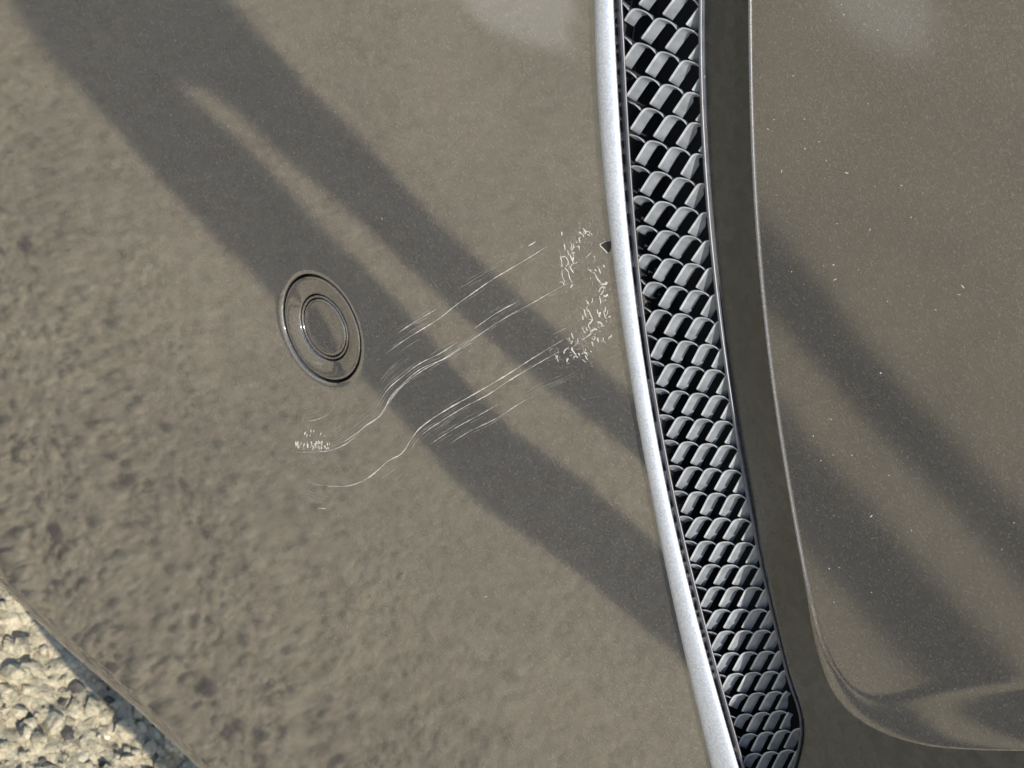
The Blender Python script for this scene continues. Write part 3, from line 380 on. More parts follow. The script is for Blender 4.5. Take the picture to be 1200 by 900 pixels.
SCR = [
 [0.26,[15.65,13.97],[15.94,15.76],[16.22,17.54],[16.51,19.31],[16.8,21.06],[17.1,22.79],[17.43,24.51],[17.78,26.22],[18.15,27.91],[18.51,29.58],[18.85,31.24],[19.16,32.89],[19.42,34.53],[19.63,36.15],[19.81,37.76],[19.99,39.36],[20.19,40.95],[20.42,42.52],[20.66,44.09],[20.9,45.64],[21.14,47.18],[21.38,48.7],[21.62,50.22],[21.87,51.72],[22.14,53.21],[22.42,54.69],[22.73,56.15],[23.05,57.61],[23.38,59.05],[23.7,60.48],[24.01,61.9],[24.31,63.31],[24.6,64.71],[24.88,66.1],[25.16,67.48],[25.44,68.85],[25.72,70.2]],
 [0.2,[14.57,20.64],[14.92,22.54],[15.26,24.42],[15.61,26.28],[15.98,28.13],[16.37,29.95],[16.78,31.76],[17.19,33.55],[17.59,35.33]],
 [0.14,[16.23,23.43],[16.76,25.83],[17.28,28.19],[17.8,30.53]],
 [0.14,[18.17,43.46],[18.5,45.12],[18.82,46.76],[19.14,48.38],[19.47,49.99],[19.82,51.58],[20.19,53.16],[20.58,54.73],[20.97,56.27],[21.36,57.81],[21.75,59.33]],
 [0.14,[17.68,16.82],[17.99,18.88],[18.3,20.93],[18.67,22.94],[19.1,24.94],[19.53,26.92]],
 [0.2,[26.45,41.05],[26.68,42.8],[26.91,44.54],[27.14,46.26],[27.41,47.96],[27.74,49.65],[28.1,51.31],[28.49,52.96],[28.89,54.59],[29.27,56.21]],
 [0.3,[22.86,66.17],[23.03,66.93],[23.19,67.69],[23.36,68.45]],
 [0.17,[25.18,23.27],[25.49,24.98],[25.8,26.67],[26.1,28.35],[26.4,30.01],[26.69,31.66],[26.96,33.3],[27.22,34.93],[27.45,36.54],[27.68,38.14],[27.9,39.73],[28.13,41.31],[28.37,42.87],[28.61,44.42],[28.86,45.96],[29.11,47.49],[29.37,49.0],[29.65,50.5],[29.95,51.99],[30.28,53.46],[30.62,54.92],[30.96,56.36],[31.3,57.8],[31.61,59.22],[31.9,60.64],[32.18,62.05],[32.47,63.45],[32.76,64.84],[33.07,66.21],[33.38,67.57],[33.7,68.92]],
 [0.12,[25.4,27.6],[25.81,29.37],[26.23,31.12],[26.63,32.86],[27.01,34.59],[27.35,36.3],[27.64,38.0],[27.9,39.7],[28.14,41.38],[28.4,43.04]],
 [0.12,[23.19,24.09],[23.55,26.34],[23.91,28.56],[24.34,30.75],[24.87,32.9],[25.42,35.03]],
 [0.14,[38.85,57.88],[39.2,59.38],[39.54,60.87],[39.88,62.34]],
 [0.24,[25.81,34.58],[25.53,32.89],[25.27,31.19],[24.97,29.47],[24.62,27.75],[24.19,26.02],[23.71,24.28],[23.26,22.52],[22.9,20.74],[22.63,18.94],[22.41,17.11],[22.22,15.27],[22.04,13.42],[21.84,11.54],[21.68,9.65],[21.64,7.79],[21.76,5.97],[21.99,4.17],[22.27,2.41],[22.6,0.65]],
 [0.24,[28.07,38.12],[27.8,36.53],[27.53,34.92],[27.27,33.31],[26.98,31.68],[26.65,30.05],[26.26,28.41],[25.78,26.78],[25.25,25.13],[24.73,23.48],[24.26,21.81],[23.9,20.11],[23.66,18.38],[23.51,16.63],[23.4,14.87],[23.33,13.11],[23.26,11.33],[23.22,9.54],[23.26,7.77],[23.45,6.07],[23.83,4.45],[24.2,2.82],[24.38,1.07],[24.43,-0.78],[24.3,-2.67],[23.94,-4.6],[23.58,-6.54],[23.46,-8.48],[23.48,-10.42],[23.51,-12.37],[23.37,-14.36],[23.06,-16.39],[22.63,-18.44],[22.07,-20.45],[21.37,-22.43],[20.56,-24.36],[19.64,-26.2],[18.67,-28.01],[17.69,-29.83],[16.69,-31.65],[15.67,-33.47],[14.65,-35.32]],
 [0.2,[27.79,36.65],[27.46,35.04],[27.12,33.42],[26.79,31.79],[26.45,30.14],[26.11,28.49],[25.77,26.81],[25.4,25.12],[25.04,23.42],[24.69,21.7],[24.38,19.97],[24.13,18.23],[23.91,16.46],[23.73,14.68],[23.6,12.88],[23.53,11.09],[23.55,9.32],[23.64,7.56],[23.8,5.81],[24.02,4.08],[24.37,2.39],[24.58,0.66],[24.42,-1.21],[24.05,-3.16],[23.69,-5.14],[23.5,-7.09],[23.36,-9.07],[23.18,-11.06],[22.93,-13.08],[22.61,-15.12],[22.14,-17.14],[21.48,-19.12],[20.77,-21.11]],
 [0.13,[22.53,-1.88],[22.33,-3.96],[22.12,-6.06],[21.92,-8.18],[21.72,-10.31],[21.55,-12.47],[21.46,-14.64],[21.3,-16.82],[20.78,-19.01],[20.12,-21.21]],
 [0.12,[20.37,19.61],[19.97,17.38],[19.61,15.14],[19.43,12.89],[19.42,10.64],[19.55,8.44],[19.81,6.27]],
 [0.1,[23.04,23.49],[22.58,21.51],[22.12,19.52],[21.75,17.5],[21.48,15.45],[21.29,13.38],[21.19,11.32],[21.15,9.25]],
 [0.12,[21.83,-1.44],[21.39,-3.86],[21.13,-6.28],[21.21,-8.65]],
 [0.12,[19.18,-13.39],[19.04,-14.76],[18.9,-16.14],[18.75,-17.52]],
 [0.3,[41.01,59.29],[40.79,57.91],[40.56,56.51],[40.32,55.11],[40.09,53.7],[39.86,52.27],[39.63,50.83],[39.4,49.39],[39.19,47.93],[38.98,46.46],[38.78,44.97],[38.58,43.48],[38.36,41.98],[38.13,40.46],[37.88,38.94],[37.62,37.4],[37.35,35.85],[37.08,34.29],[36.81,32.72],[36.52,31.14],[36.24,29.55],[35.94,27.94],[35.64,26.32],[35.32,24.69],[35.0,23.05],[34.7,21.39],[34.42,19.72],[34.14,18.02],[33.88,16.32],[33.64,14.6],[33.45,12.86],[33.29,11.11],[33.17,9.35],[33.18,7.61],[33.34,5.91],[33.58,4.23],[33.87,2.57],[34.19,0.92],[34.28,-0.87],[34.11,-2.71],[33.61,-4.55],[33.28,-6.42],[33.19,-8.32],[33.16,-10.23],[33.06,-12.17],[32.95,-14.13],[32.77,-16.1],[32.45,-18.07],[32.01,-20.08],[31.46,-22.06],[30.8,-23.97],[30.0,-25.79],[29.08,-27.55],[28.1,-29.25],[27.11,-30.94],[26.09,-32.64],[25.01,-34.24],[23.83,-35.6],[22.57,-36.76]],
 [0.22,[42.15,56.52],[41.9,55.09],[41.63,53.64],[41.37,52.19],[41.11,50.73],[40.84,49.25],[40.59,47.76],[40.33,46.26],[40.08,44.75],[39.82,43.23],[39.58,41.69],[39.34,40.14],[39.14,38.57],[38.96,36.99],[38.77,35.4],[38.55,33.8],[38.28,32.19],[37.96,30.58],[37.61,28.95],[37.25,27.32],[36.91,25.66],[36.61,23.99],[36.34,22.3],[36.09,20.59],[35.84,18.87],[35.59,17.13],[35.32,15.38],[35.03,13.61],[34.78,11.83],[34.64,10.04],[34.59,8.24],[34.63,6.45],[34.82,4.72],[35.09,3.01]],
 [0.17,[41.34,33.64],[41.06,31.98],[40.79,30.31],[40.51,28.63],[40.21,26.93],[39.88,25.22],[39.55,23.5],[39.23,21.76],[38.93,20.01],[38.63,18.24],[38.36,16.45],[38.09,14.64],[37.85,12.82],[37.63,10.98],[37.4,9.12]],
 [0.17,[44.83,42.36],[44.61,40.74],[44.38,39.11],[44.16,37.47],[43.97,35.8],[43.78,34.13],[43.56,32.44],[43.28,30.75],[42.94,29.05],[42.58,27.34],[42.21,25.61],[41.84,23.88],[41.46,22.12],[41.12,20.35],[40.86,18.55],[40.66,16.72],[40.46,14.88]],
 [0.14,[37.66,26.73],[37.21,24.82],[36.75,22.9],[36.4,20.95],[36.25,18.97],[36.2,16.98],[36.07,14.96],[35.85,12.91],[35.62,10.85]],
 [0.12,[47.53,58.47],[47.26,56.86],[46.99,55.23],[46.68,53.6],[46.29,51.97],[45.85,50.34],[45.4,48.7],[45.0,47.02],[44.68,45.32],[44.39,43.59],[44.09,41.84]],
 [0.16,[36.23,-2.53],[35.92,-5.22],[35.62,-7.95],[35.3,-10.7],[34.98,-13.49]],
 [0.12,[37.79,-4.86],[37.71,-6.17],[37.62,-7.48],[37.54,-8.81]],
 [0.14,[38.75,-2.67],[38.72,-4.31],[38.69,-5.96],[38.66,-7.62]],
 [0.18,[12.38,-23.16],[13.61,-20.42],[14.51,-17.58],[15.09,-14.64]],
 [0.12,[11.63,-21.18],[12.03,-19.74],[12.42,-18.32],[12.81,-16.9]],
 [0.12,[12.84,-35.97],[13.96,-33.87],[15.09,-31.81],[16.25,-29.83],[17.44,-27.91],[18.63,-26.04],[19.81,-24.18],[20.98,-22.33]],
 [0.1,[24.88,-35.31],[26.27,-33.83],[27.66,-32.36],[29.03,-30.91]],
 [0.13,[23.51,-42.63],[25.08,-41.23],[26.63,-39.78],[28.12,-38.17],[29.58,-36.53]],
 [0.13,[23.39,-40.93],[25.42,-39.16],[27.39,-37.24],[29.29,-35.16]],
 [0.13,[24.46,-41.34],[26.4,-39.43],[28.26,-37.38],[30.04,-35.16]],
 [0.13,[25.22,-41.84],[26.64,-40.42],[27.99,-38.85],[29.27,-37.11]],
 [0.13,[24.49,-39.84],[26.27,-38.08],[27.97,-36.16],[29.6,-34.09]],
 [0.13,[23.57,-39.63],[25.54,-37.6],[27.42,-35.43],[29.22,-33.1]],
 [0.32,[29.03,-39.79],[29.57,-38.83],[30.1,-37.88],[30.64,-36.93]],
 [0.13,[43.0,67.77],[43.27,68.95],[43.51,70.13],[43.71,71.31]],
 [0.13,[38.6,70.21],[38.85,71.22],[39.06,72.22],[39.25,73.23]]]
CURL = [
 [[27.72,73.88],[28.74,73.04]],
 [[30.14,70.17],[30.73,70.04],[29.01,71.25],[29.57,72.28],[30.35,72.19],[31.38,71.72]],
 [[31.07,69.55],[32.11,68.57],[33.14,68.34]],
 [[31.08,70.54],[32.26,70.53],[33.35,69.88],[34.33,69.82]],
 [[29.97,73.34],[30.85,73.15],[31.69,72.88]],
 [[31.63,71.7],[32.12,71.55],[33.1,71.5]],
 [[29.88,74.18],[30.81,74.06]],
 [[28.53,75.37],[29.16,75.07],[29.3,74.31]],
 [[28.97,78.93],[29.55,78.57]],
 [[29.15,78.01],[29.14,77.42],[29.82,77.19]],
 [[28.83,79.44],[29.02,79.48]],
 [[29.75,79.91],[30.24,80.0]],
 [[32.73,77.98],[32.68,77.07],[32.73,76.06]],
 [[35.68,75.73],[36.8,75.4],[38.35,75.46]],
 [[35.82,77.14],[36.89,76.75]],
 [[36.08,74.23],[36.13,73.94]],
 [[30.01,76.5],[30.78,75.93]],
 [[36.01,78.61],[36.49,78.34]],
 [[34.86,75.27],[35.25,75.34]],
 [[29.13,76.45],[29.47,76.58]],
 [[38.61,74.8],[38.99,74.1],[39.12,73.67]],
 [[39.74,73.32],[40.98,72.48]],
 [[39.08,71.72],[39.71,70.75]],
 [[39.6,69.78],[39.61,68.99],[40.67,68.97],[41.61,68.76],[42.11,68.39],[42.25,67.78],[42.27,66.82],[43.27,66.55]],
 [[39.5,68.33],[40.32,67.78],[41.01,67.68]],
 [[41.93,65.3],[42.56,64.95],[43.12,64.99]],
 [[43.96,66.61],[43.87,65.3],[43.72,63.89],[43.36,63.17]],
 [[42.8,62.64],[43.38,62.19],[43.52,61.4],[43.48,60.64]],
 [[43.05,57.38],[42.78,57.83],[42.82,59.09]],
 [[43.24,59.93],[43.7,59.61],[44.64,59.73],[45.21,59.77]],
 [[41.17,62.13],[41.81,61.78],[42.32,61.72]],
 [[41.45,60.87],[42.05,60.62]],
 [[42.51,55.49],[43.04,55.09],[43.56,54.87]],
 [[42.64,55.69],[42.52,55.32]],
 [[45.06,65.15],[46.07,64.71]],
 [[45.26,66.8],[46.12,66.3]],
 [[45.32,62.52],[45.64,62.5]],
 [[46.23,61.56],[47.24,61.44]],
 [[44.94,60.54],[45.57,60.51]],
 [[42.88,72.94],[43.39,71.95]],
 [[42.08,73.01],[42.71,72.05]],
 [[46.03,67.99],[46.53,67.78]],
 [[46.24,63.44],[46.68,63.45]],
 [[43.79,68.49],[44.28,68.75]],
 [[43.97,71.05],[44.34,71.12]],
 [[42.42,68.69],[41.57,67.72]],
 [[45.48,61.4],[45.8,61.38]],
 [[43.78,58.71],[44.02,59.26]],
 [[39.16,70.24],[39.11,69.68]],
 [[40.96,73.87],[41.32,73.95]],
 [[44.57,67.06],[44.46,66.55]],
 [[39.09,75.51],[39.46,75.73]]]
SCUFF_BOX = [[13.24,-33.1],[20.04,-20.64],[21.15,-22.56],[14.59,-34.51],[13.38,-26.99],[18.57,-18.71]]
CHIP = [[33.03,80.88],[33.18,82.25],[33.67,83.25],[34.23,83.14],[35.13,81.62],[34.97,81.21],[33.99,80.94]]
CHIP_LIP = [[33.66,83.15],[33.08,82.12],[32.74,80.71],[33.17,80.61],[34.08,80.84],[34.99,80.95]]

# ---------------------------------------------------------------- ground
def ground_height(x, y):
    p = Vector((x, y, 0))
    near = max(0.0, min(1.0, (y + 0.42) / 0.25))        # coarser, more broken right under the bumper
    h = 0.008 * noise.noise(p * 7) + (0.0006 + 0.0016 * near) * noise.noise(p * 40) + (0.0006 + 0.0028 * near) * noise.noise(p * 95) + (0.0008 + 0.0024 * near) * noise.noise(p * 190)
    return h - 0.004

def axis(lo, hi, step, far, grow):
    xs = [lo + i * step for i in range(int(round((hi - lo) / step)) + 1)]
    a, s = xs[-1], step
    while a < far: s *= grow; a += s; xs.append(a)
    a, s = xs[0], step
    while a > -far: s *= grow; a -= s; xs.insert(0, a)
    return xs

GX = axis(-0.50, 0.32, 0.0028, 120, 1.13)
GY = axis(-0.80, 0.18, 0.0028, 120, 1.13)
gv, gf = [], []
for y in GY:
    for x in GX:
        fade = max(0.0, 1.0 - max(0.0, math.hypot(x, y + 0.4) - 1.0) / 4.0)
        gv.append((x, y, ground_height(x, y) * fade))
nx = len(GX)
for j in range(len(GY) - 1):
    for i in range(nx - 1):
        a = j * nx + i
        gf.append((a, a + 1, a + nx + 1, a + nx))
tag(make("ground", gv, gf, GROUND), "sunlit pale gravelly ground below the bumper edge", None, "structure")

def pebble_mesh():
    bm = bmesh.new()
    bmesh.ops.create_icosphere(bm, subdivisions=1, radius=1.0)
    v = [x.co.copy() for x in bm.verts]; f = [tuple(q.index for q in p.verts) for p in bm.faces]
    bm.free(); return v, f
PV, PF = pebble_mesh()
pv, pf, kinds = [], [], []
for q in range(26000):
    x = random.uniform(-0.52, 0.36); y = random.uniform(-0.85, 0.2)
    s = random.choice((0.8, 0.9, 1.0, 1.2, 1.5, 1.8, 2.2, 2.8, 3.6)) * MM * random.uniform(0.8, 1.3)
    s *= 0.45 + 1.0 * max(0.0, min(1.0, (y + 0.42) / 0.25))
    if random.random() < 0.012: s *= random.uniform(1.3, 1.7)
    off = len(pv); z = ground_height(x, y)
    sx, sy, sz = s * random.uniform(.7, 1.3), s * random.uniform(.7, 1.3), s * random.uniform(.45, .8)
    rot = Matrix.Rotation(random.uniform(0, 6.28), 3, 'Z')
    for c in PV:
        w = 1 + 0.6 * noise.noise(c * 1.3 + Vector((q, 0, 0)))
        d = rot @ Vector((c.x * sx * w, c.y * sy * w, c.z * sz * w))
        pv.append((x + d.x, y + d.y, z + d.z + sz * 0.2))
    pf += [tuple(i + off for i in t) for t in PF]
    kind = random.random()
    close = max(0.0, min(1.0, (y + 0.36) / 0.2))
    kinds += [1 if kind < .17 * close else 2 if kind > 1 - .07 * close and s < 2.6 * MM else 0] * len(PF)
gravel = make("gravel", pv, pf, GROUND, smooth=False)
gravel.data.materials.append(plain("dark_stone", (0.055, 0.048, 0.042), 0.8, 0.4, 200.0))
gravel.data.materials.append(plain("pale_stone", (0.56, 0.51, 0.40), 0.8, 0.25, 200.0))
gravel.data.polygons.foreach_set("material_index", kinds)
tag(gravel, "loose small stones strewn over the pale ground", None, "stuff")

# ---------------------------------------------------------------- the bumper
bumper = bpy.data.objects.new("front_bumper", None)
COL.objects.link(bumper)
bumper.location = (0, 0, 0.45)
bumper.rotation_euler = (R(-5), 0, 0)
bumper.empty_display_size = 0.05
tag(bumper, "scratched metallic grey-brown car bumper with round sensor, silver trim and black mesh grille", "bumper")

TRIM_MID = [((a[0] + b[0]) / 2, (a[1] + b[1]) / 2) for a, b in zip(TRIM_A, TRIM_B)]
LOWER = [(-500, -225), (-250, -218), (-100, -222), (-39, -217), (0, -196), (30, -177), (61, -161), (78, -157), (90, -176), (103, -228), (125, -250), (170, -243), (230, -224), (300, -214), (600, -212)]  # beyond the view the edge dips as an added chin, shaping the ground shadow

def lower_edge(u):
    for (a, b), (c, d) in zip(LOWER, LOWER[1:]):
        if a <= u <= c: return b + (d - b) * (u - a) / (c - a)
    return LOWER[-1][1]

def side_of(curve, u, v):            # signed distance: positive on the grille side
    best, sign = 1e9, 1
    for (a, b), (c, d) in zip(curve, curve[1:]):
        ex, ey = c - a, d - b; ll = ex * ex + ey * ey
        t = max(0.0, min(1.0, ((u - a) * ex + (v - b) * ey) / ll))
        dx, dy = u - a - t * ex, v - b - t * ey
        q = math.hypot(dx, dy)
        if q < best:
            best = q; sign = 1 if (ex * dy - ey * dx) > 0 else -1
    return best * sign
TRIM_EXT = [(TRIM_MID[0][0] - 260, TRIM_MID[0][1] + 100)] + TRIM_MID + [(TRIM_MID[-1][0] + 240, TRIM_MID[-1][1] - 175)]

def skin(u, v):                      # gentle pressing waves of the panel
    f = min(1.0, max(0.0, (math.hypot(u, v) - 16) / 40))
    return f * (0.16 * math.sin(u / 33 + 0.6) * math.sin(v / 41 + 1.1) + 0.05 * math.sin((u + v) / 17))

def outer_panel():
    radii = [(13.0, -3.2), (13.0, -0.7), (13.04, -0.42), (13.15, -0.22), (13.35, -0.09), (13.65, -0.02), (14.2, 0.0), (15.4, 0)]
    r = 17.0
    while r < 40: radii.append((r, 0)); r += 1.6
    while r < 215: radii.append((r, 0)); r += 1.35
    while r < 420: radii.append((r, 0)); r *= 1.03
    SEG = 600
    verts, keep = [], []
    for r, w in radii:
        for k in range(SEG):
            a = k * 2 * math.pi / SEG
            u, v = r * math.cos(a), r * math.sin(a)
            d = side_of(TRIM_EXT, u, v) if r > 55 else -99
            e = (lower_edge(u) - v) * 0.85
            ok = d < 9 and e < 75 and abs(u) < 340 and v < 320
            ww = w + skin(u, v)
            if d > 0.4: ww -= 4.5 * (d - 0.4)
            if e > 0:
                rad = 20.0; th = e / rad
                vb = v + e / 0.85
                if th < 1.9:
                    v2 = vb - rad * math.sin(th); ww -= rad * (1 - math.cos(th))
                else:
                    x = e - 1.9 * rad
                    v2 = vb - rad * math.sin(1.9) - x * math.cos(1.9); ww -= rad * (1 - math.cos(1.9)) + x * math.sin(1.9)
                v = v2
            verts.append(L(u, v, ww)); keep.append(ok)
    faces = []
    for i in range(len(radii) - 1):
        for k in range(SEG):
            q = (i * SEG + k, i * SEG + (k + 1) % SEG, (i + 1) * SEG + (k + 1) % SEG, (i + 1) * SEG + k)
            if all(keep[x] for x in q): faces.append(q)
    o = make("outer_panel", verts, faces, PAINT, bumper)
    bm = bmesh.new(); bm.from_mesh(o.data)
    bmesh.ops.delete(bm, geom=[v for v in bm.verts if not v.link_faces], context='VERTS')
    o.data.materials.append(VOID)
    for q in bm.faces:                   # the flange folded in behind the trim is coloured black to put shade in the gap
        c = q.calc_center_median()
        if c.length > 0.055 and c.y > 0.0024 and side_of(TRIM_EXT, c.x / MM, c.z / MM) > 0.4: q.material_index = 1
    bm.to_mesh(o.data); bm.free()
    return tag(o, "flat painted panel with the sensor and the scratches")
outer_panel()

def face_height(u, v):               # the raised panel's own plane, leaning out a little from its edge
    s, t = .59 * u + .81 * v, .8 * u - .6 * v
    return .8 + .03 * (t + 75) + .15 * (s - 128) - .0001 * (s - 128) ** 2 + 0.06 * math.sin(u / 23) * math.sin(v / 29)

# the panel on the other side of the grille: sloping surround coloured dark for its shade, thin raised edge, broad painted face
def raised_panel():
    n = len(EDGE)
    far = FAR
    wall, face = [], []
    for i in range(n):
        e = Vector(EDGE[i]); f = Vector(FOOT[i])
        t = Vector((far[i][0], far[i][1], e.z))
        k = max(0.0, min(1.0, (i - 42) / 10.0)); k = k * k * (3 - 2 * k)
        k2 = max(0.0, min(1.0, (i - 47) / 13.0)); k2 = k2 * k2 * (3 - 2 * k2)
        r_in = 0.36 + 1.3 * k + 3.5 * k2; r_out = 0.36 + 1.3 * k + 2.5 * k2
        def ledge(d):                                  # the panel's foot kicks out into a rounded ledge
            x = max(0.0, 9.5 * k2 - d)
            return 0.13 * x * x / (x + 2.0) if x > 0 else 0.0
        run = Vector(EDGE[min(n - 1, i + 1)]) - Vector(EDGE[max(0, i - 1)])
        inn = Vector((-run.y, run.x, 0)).normalized()
        e = e + Vector((0, 0, ledge(0)))
        down = f - e; dl = down.length; down /= dl
        p0 = e + down * min(r_out, dl * .5); p2 = e + inn * r_in; p2.z = face_height(p2.x, p2.y) + ledge(r_in)
        s = [Vector((f.x, f.y, -12.0))]
        for q in (0.0, .08, .2, .35, .5, .65, .8, .92, 1.0): s.append(f.lerp(p0, q))
        wall.append([L(p.x, p.y, p.z) for p in s])
        bead = (1 - k) * 0.26                         # the proud lip of the edge
        s = [p0 - Vector((0, 0, 1.2)), p0]
        for q in range(1, 12):
            q /= 12; p = p0 * (1 - q) ** 2 + e * 2 * q * (1 - q) + p2 * q * q
            s.append(p + Vector((0, 0, bead * math.sin(math.pi * q) ** 0.8)))
        s.append(p2)
        for q in (.006, .012, .018, .025, .032, .04, .05, .065, .08, .1, .13, .17, .21, .28, .36, .45, .55, .66, .78, .9, 1.0):
            p = p2.lerp(t, q); p.z = face_height(p.x, p.y) + ledge(r_in + (p - p2).dot(inn))
            s.append(p)
        face.append([L(p.x, p.y, p.z) for p in s])
    v, f = sweep(wall)
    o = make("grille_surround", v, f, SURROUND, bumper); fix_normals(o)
    tag(o, "sloping surround between grille and raised panel, its shade coloured in dark grey")
    v, f = sweep(face)
    o = make("raised_panel", v, f, DIMMED_PAINT, bumper); fix_normals(o)
    return tag(o, "dimmed painted panel beyond the grille with a bright worn edge")
raised_panel()

def trim_strip():
    st = []
    for (a, b), (c, d) in zip(TRIM_A, TRIM_B):
        A, B = Vector((a, b)), Vector((c, d)); s = [L(a, b, -3.0)]
        prof = [(0.0, 0.1), (0.03, 0.42), (0.10, 0.66), (0.22, 0.86), (0.38, 0.98), (0.55, 1.0), (0.72, 0.88), (0.86, 0.6), (0.95, 0.3), (1.0, -0.1)]
        for t, h in prof:
            p = A.lerp(B, t * 0.93); s.append(L(p.x, p.y, h))
        p = A.lerp(B, .05); s.append(L(p.x, p.y, -4.0)); st.append(s)
    v, f = sweep(st)
    o = make("trim_strip", v, f, SATIN, bumper); fix_normals(o)
    return tag(o, "satin silver trim strip along the grille")
trim_strip()

def offset_curve(c, d):
    out = []
    for i in range(len(c)):
        a = Vector(c[max(0, i - 1)][:2]); b = Vector(c[min(len(c) - 1, i + 1)][:2])
        t = (b - a).normalized(); nrm = Vector((-t.y, t.x))
        out.append(Vector(c[i][:2]) + nrm * d)
    return out

# grille: backing, frame, fins
st = []
for (a, b), e in zip(TRIM_B, [RIM_B[min(len(RIM_B) - 1, int(i * (len(RIM_B) - 1) / (len(TRIM_B) - 1)))] for i in range(len(TRIM_B))]):
    A = Vector((a, b)); B = Vector(e[:2])
    d = (B - A).normalized()
    A = A - d * 4; B = B + d * 22
    st.append([L(*A.lerp(B, t), -11.5) for t in (0, .33, .66, 1)])
v, f = sweep(st)
grille = make("grille", v, f, VOID, bumper)
tag(grille, "black diamond mesh grille running between trim and raised panel")

def frame_bar(curve, half, top, bottom, under=0.0):
    lo, hi = offset_curve(curve, -half), offset_curve(curve, half)
    st = []
    for a, b in zip(lo, hi):
        m = (a + b) / 2
        st.append([L(*(a + (a - b).normalized() * under), bottom), L(a.x, a.y, top - half * .7), L(*a.lerp(m, .45), top - .05), L(m.x, m.y, top), L(*b.lerp(m, .45), top - .05), L(b.x, b.y, top - half * .7), L(*(b + (a - b).normalized() * under), bottom)])
    v, f = sweep(st)
    o = make("grille_frame", v, f, FRAME, grille); fix_normals(o)
    return o
frame_bar(RIM_A, 0.36, -0.3, -7.0, 7.0)
frame_bar(RIM_B, 0.36, -1.9, -10.0)

DEPTH = Vector((1.24, 0.0, -1.0))        # the moulding direction of the mesh (along, up, outwards)
def fin(pts):
    n = len(pts); st = []
    P = [Vector(p) for p in pts]
    dense = []
    for i in range(n - 1):
        a, b = P[max(0, i - 1)], P[i]; c, d = P[i + 1], P[min(n - 1, i + 2)]
        for q in (0, .5):
            dense.append(0.5 * (2 * b + (c - a) * q + (2 * a - 5 * b + 4 * c - d) * q * q + (3 * b - a - 3 * c + d) * q ** 3))
    dense.append(P[-1])
    m = len(dense)
    for i in range(m):
        t = (dense[min(m - 1, i + 1)] - dense[max(0, i - 1)]).normalized()
        nr = Vector((-t.y, t.x)); p = dense[i]
        g = i / (m - 1)
        th = 0.13; dep = 1.25 - 0.6 * max(0.0, min(1.0, (g - .42) / .25))
        lift = -0.25 * max(0.0, (g - .6) / .4) - 0.35 * max(0.0, (.1 - g) / .1)
        sec = []
        for side, z in ((1, 1.0), (1, .13), (.62, .03), (0, 0), (-.62, .03), (-1, .13), (-1, 1.0)):
            w = th * (1 if z < .9 else 1.5)
            q2 = p + nr * side * w
            sec.append(L(q2.x + DEPTH.x * dep * z, q2.y, -2.2 + lift + DEPTH.z * dep * z))
        st.append(sec)
    v, f = sweep(st, closed=True)
    o = make("fin", v, f, FIN, grille)
    fix_normals(o)
    o.data.materials.append(BEAD)  # lighter grey stands in for light along the front edge
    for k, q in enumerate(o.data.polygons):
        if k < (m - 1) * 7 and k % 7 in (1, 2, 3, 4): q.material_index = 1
    o.data.set_sharp_from_angle(angle=R(38))
    return o
for pts in FINS: fin(pts)

# ---------------------------------------------------------------- parking sensor
def lathe(name, prof, mat, parent, seg=128):
    verts, faces = [], []
    for r, w in prof:
        for k in range(seg):
            a = k * 2 * math.pi / seg
            verts.append(L(r * math.cos(a), r * math.sin(a), w))
    for i in range(len(prof) - 1):
        for k in range(seg):
            faces.append((i * seg + k, i * seg + (k + 1) % seg, (i + 1) * seg + (k + 1) % seg, (i + 1) * seg + k))
    if prof[-1][0] < 1: faces.append(tuple(range((len(prof) - 1) * seg, len(prof) * seg)))
    o = make(name, verts, faces, mat, parent); fix_normals(o)
    return o
sensor = lathe("parking_sensor", [(12.45, -4.0), (12.45, -0.75), (12.38, -0.5), (12.2, -0.36), (11.8, -0.34), (10.5, -0.55), (9.2, -0.85), (8.5, -1.05), (8.2, -1.2), (8.06, -1.45), (8.02, -3.2)], DIMMED_PAINT, bumper)
tag(sensor, "round painted parking sensor set flush in the panel")
lathe("seal_ring", [(7.72, -3.2), (7.72, -1.5), (7.6, -1.32), (7.35, -1.28), (7.18, -1.4), (7.12, -2.4)], DIMMED_PAINT, sensor)
lathe("sensor_face", [(6.85, -2.6), (6.85, -1.55), (6.7, -1.36), (6.3, -1.28), (5.9, -1.34), (5.4, -1.38), (0.4, -1.36)], DIMMED_PAINT, sensor)
lathe("sensor_well", [(13.1, -2.5), (12.5, -4.2), (7.0, -4.2), (0.4, -4.2)], VOID, sensor)

# ---------------------------------------------------------------- scratches, scuffs, chip, dust
def ribbon(pts, width, taper=True, lift=0.03):
    P = [Vector(p) for p in pts]; n = len(P); st = []
    for i, p in enumerate(P):
        t = (P[min(n - 1, i + 1)] - P[max(0, i - 1)]).normalized()
        nr = Vector((-t.y, t.x)); g = i / (n - 1)
        w = width * 0.5 * (min(1.0, 0.25 + 4 * g, 0.25 + 4 * (1 - g)) if taper else 1.0) * random.uniform(.45, 1.2) * (0.75 + 0.35 * math.sin(p.x * .9 + p.y * .5 + width * 40))
        z = skin(p.x, p.y)
        a, b = p + nr * w, p - nr * w
        st.append([L(a.x, a.y, z + 0.008), L(p.x, p.y, z + lift), L(b.x, b.y, z + 0.008)])
    return sweep(st)

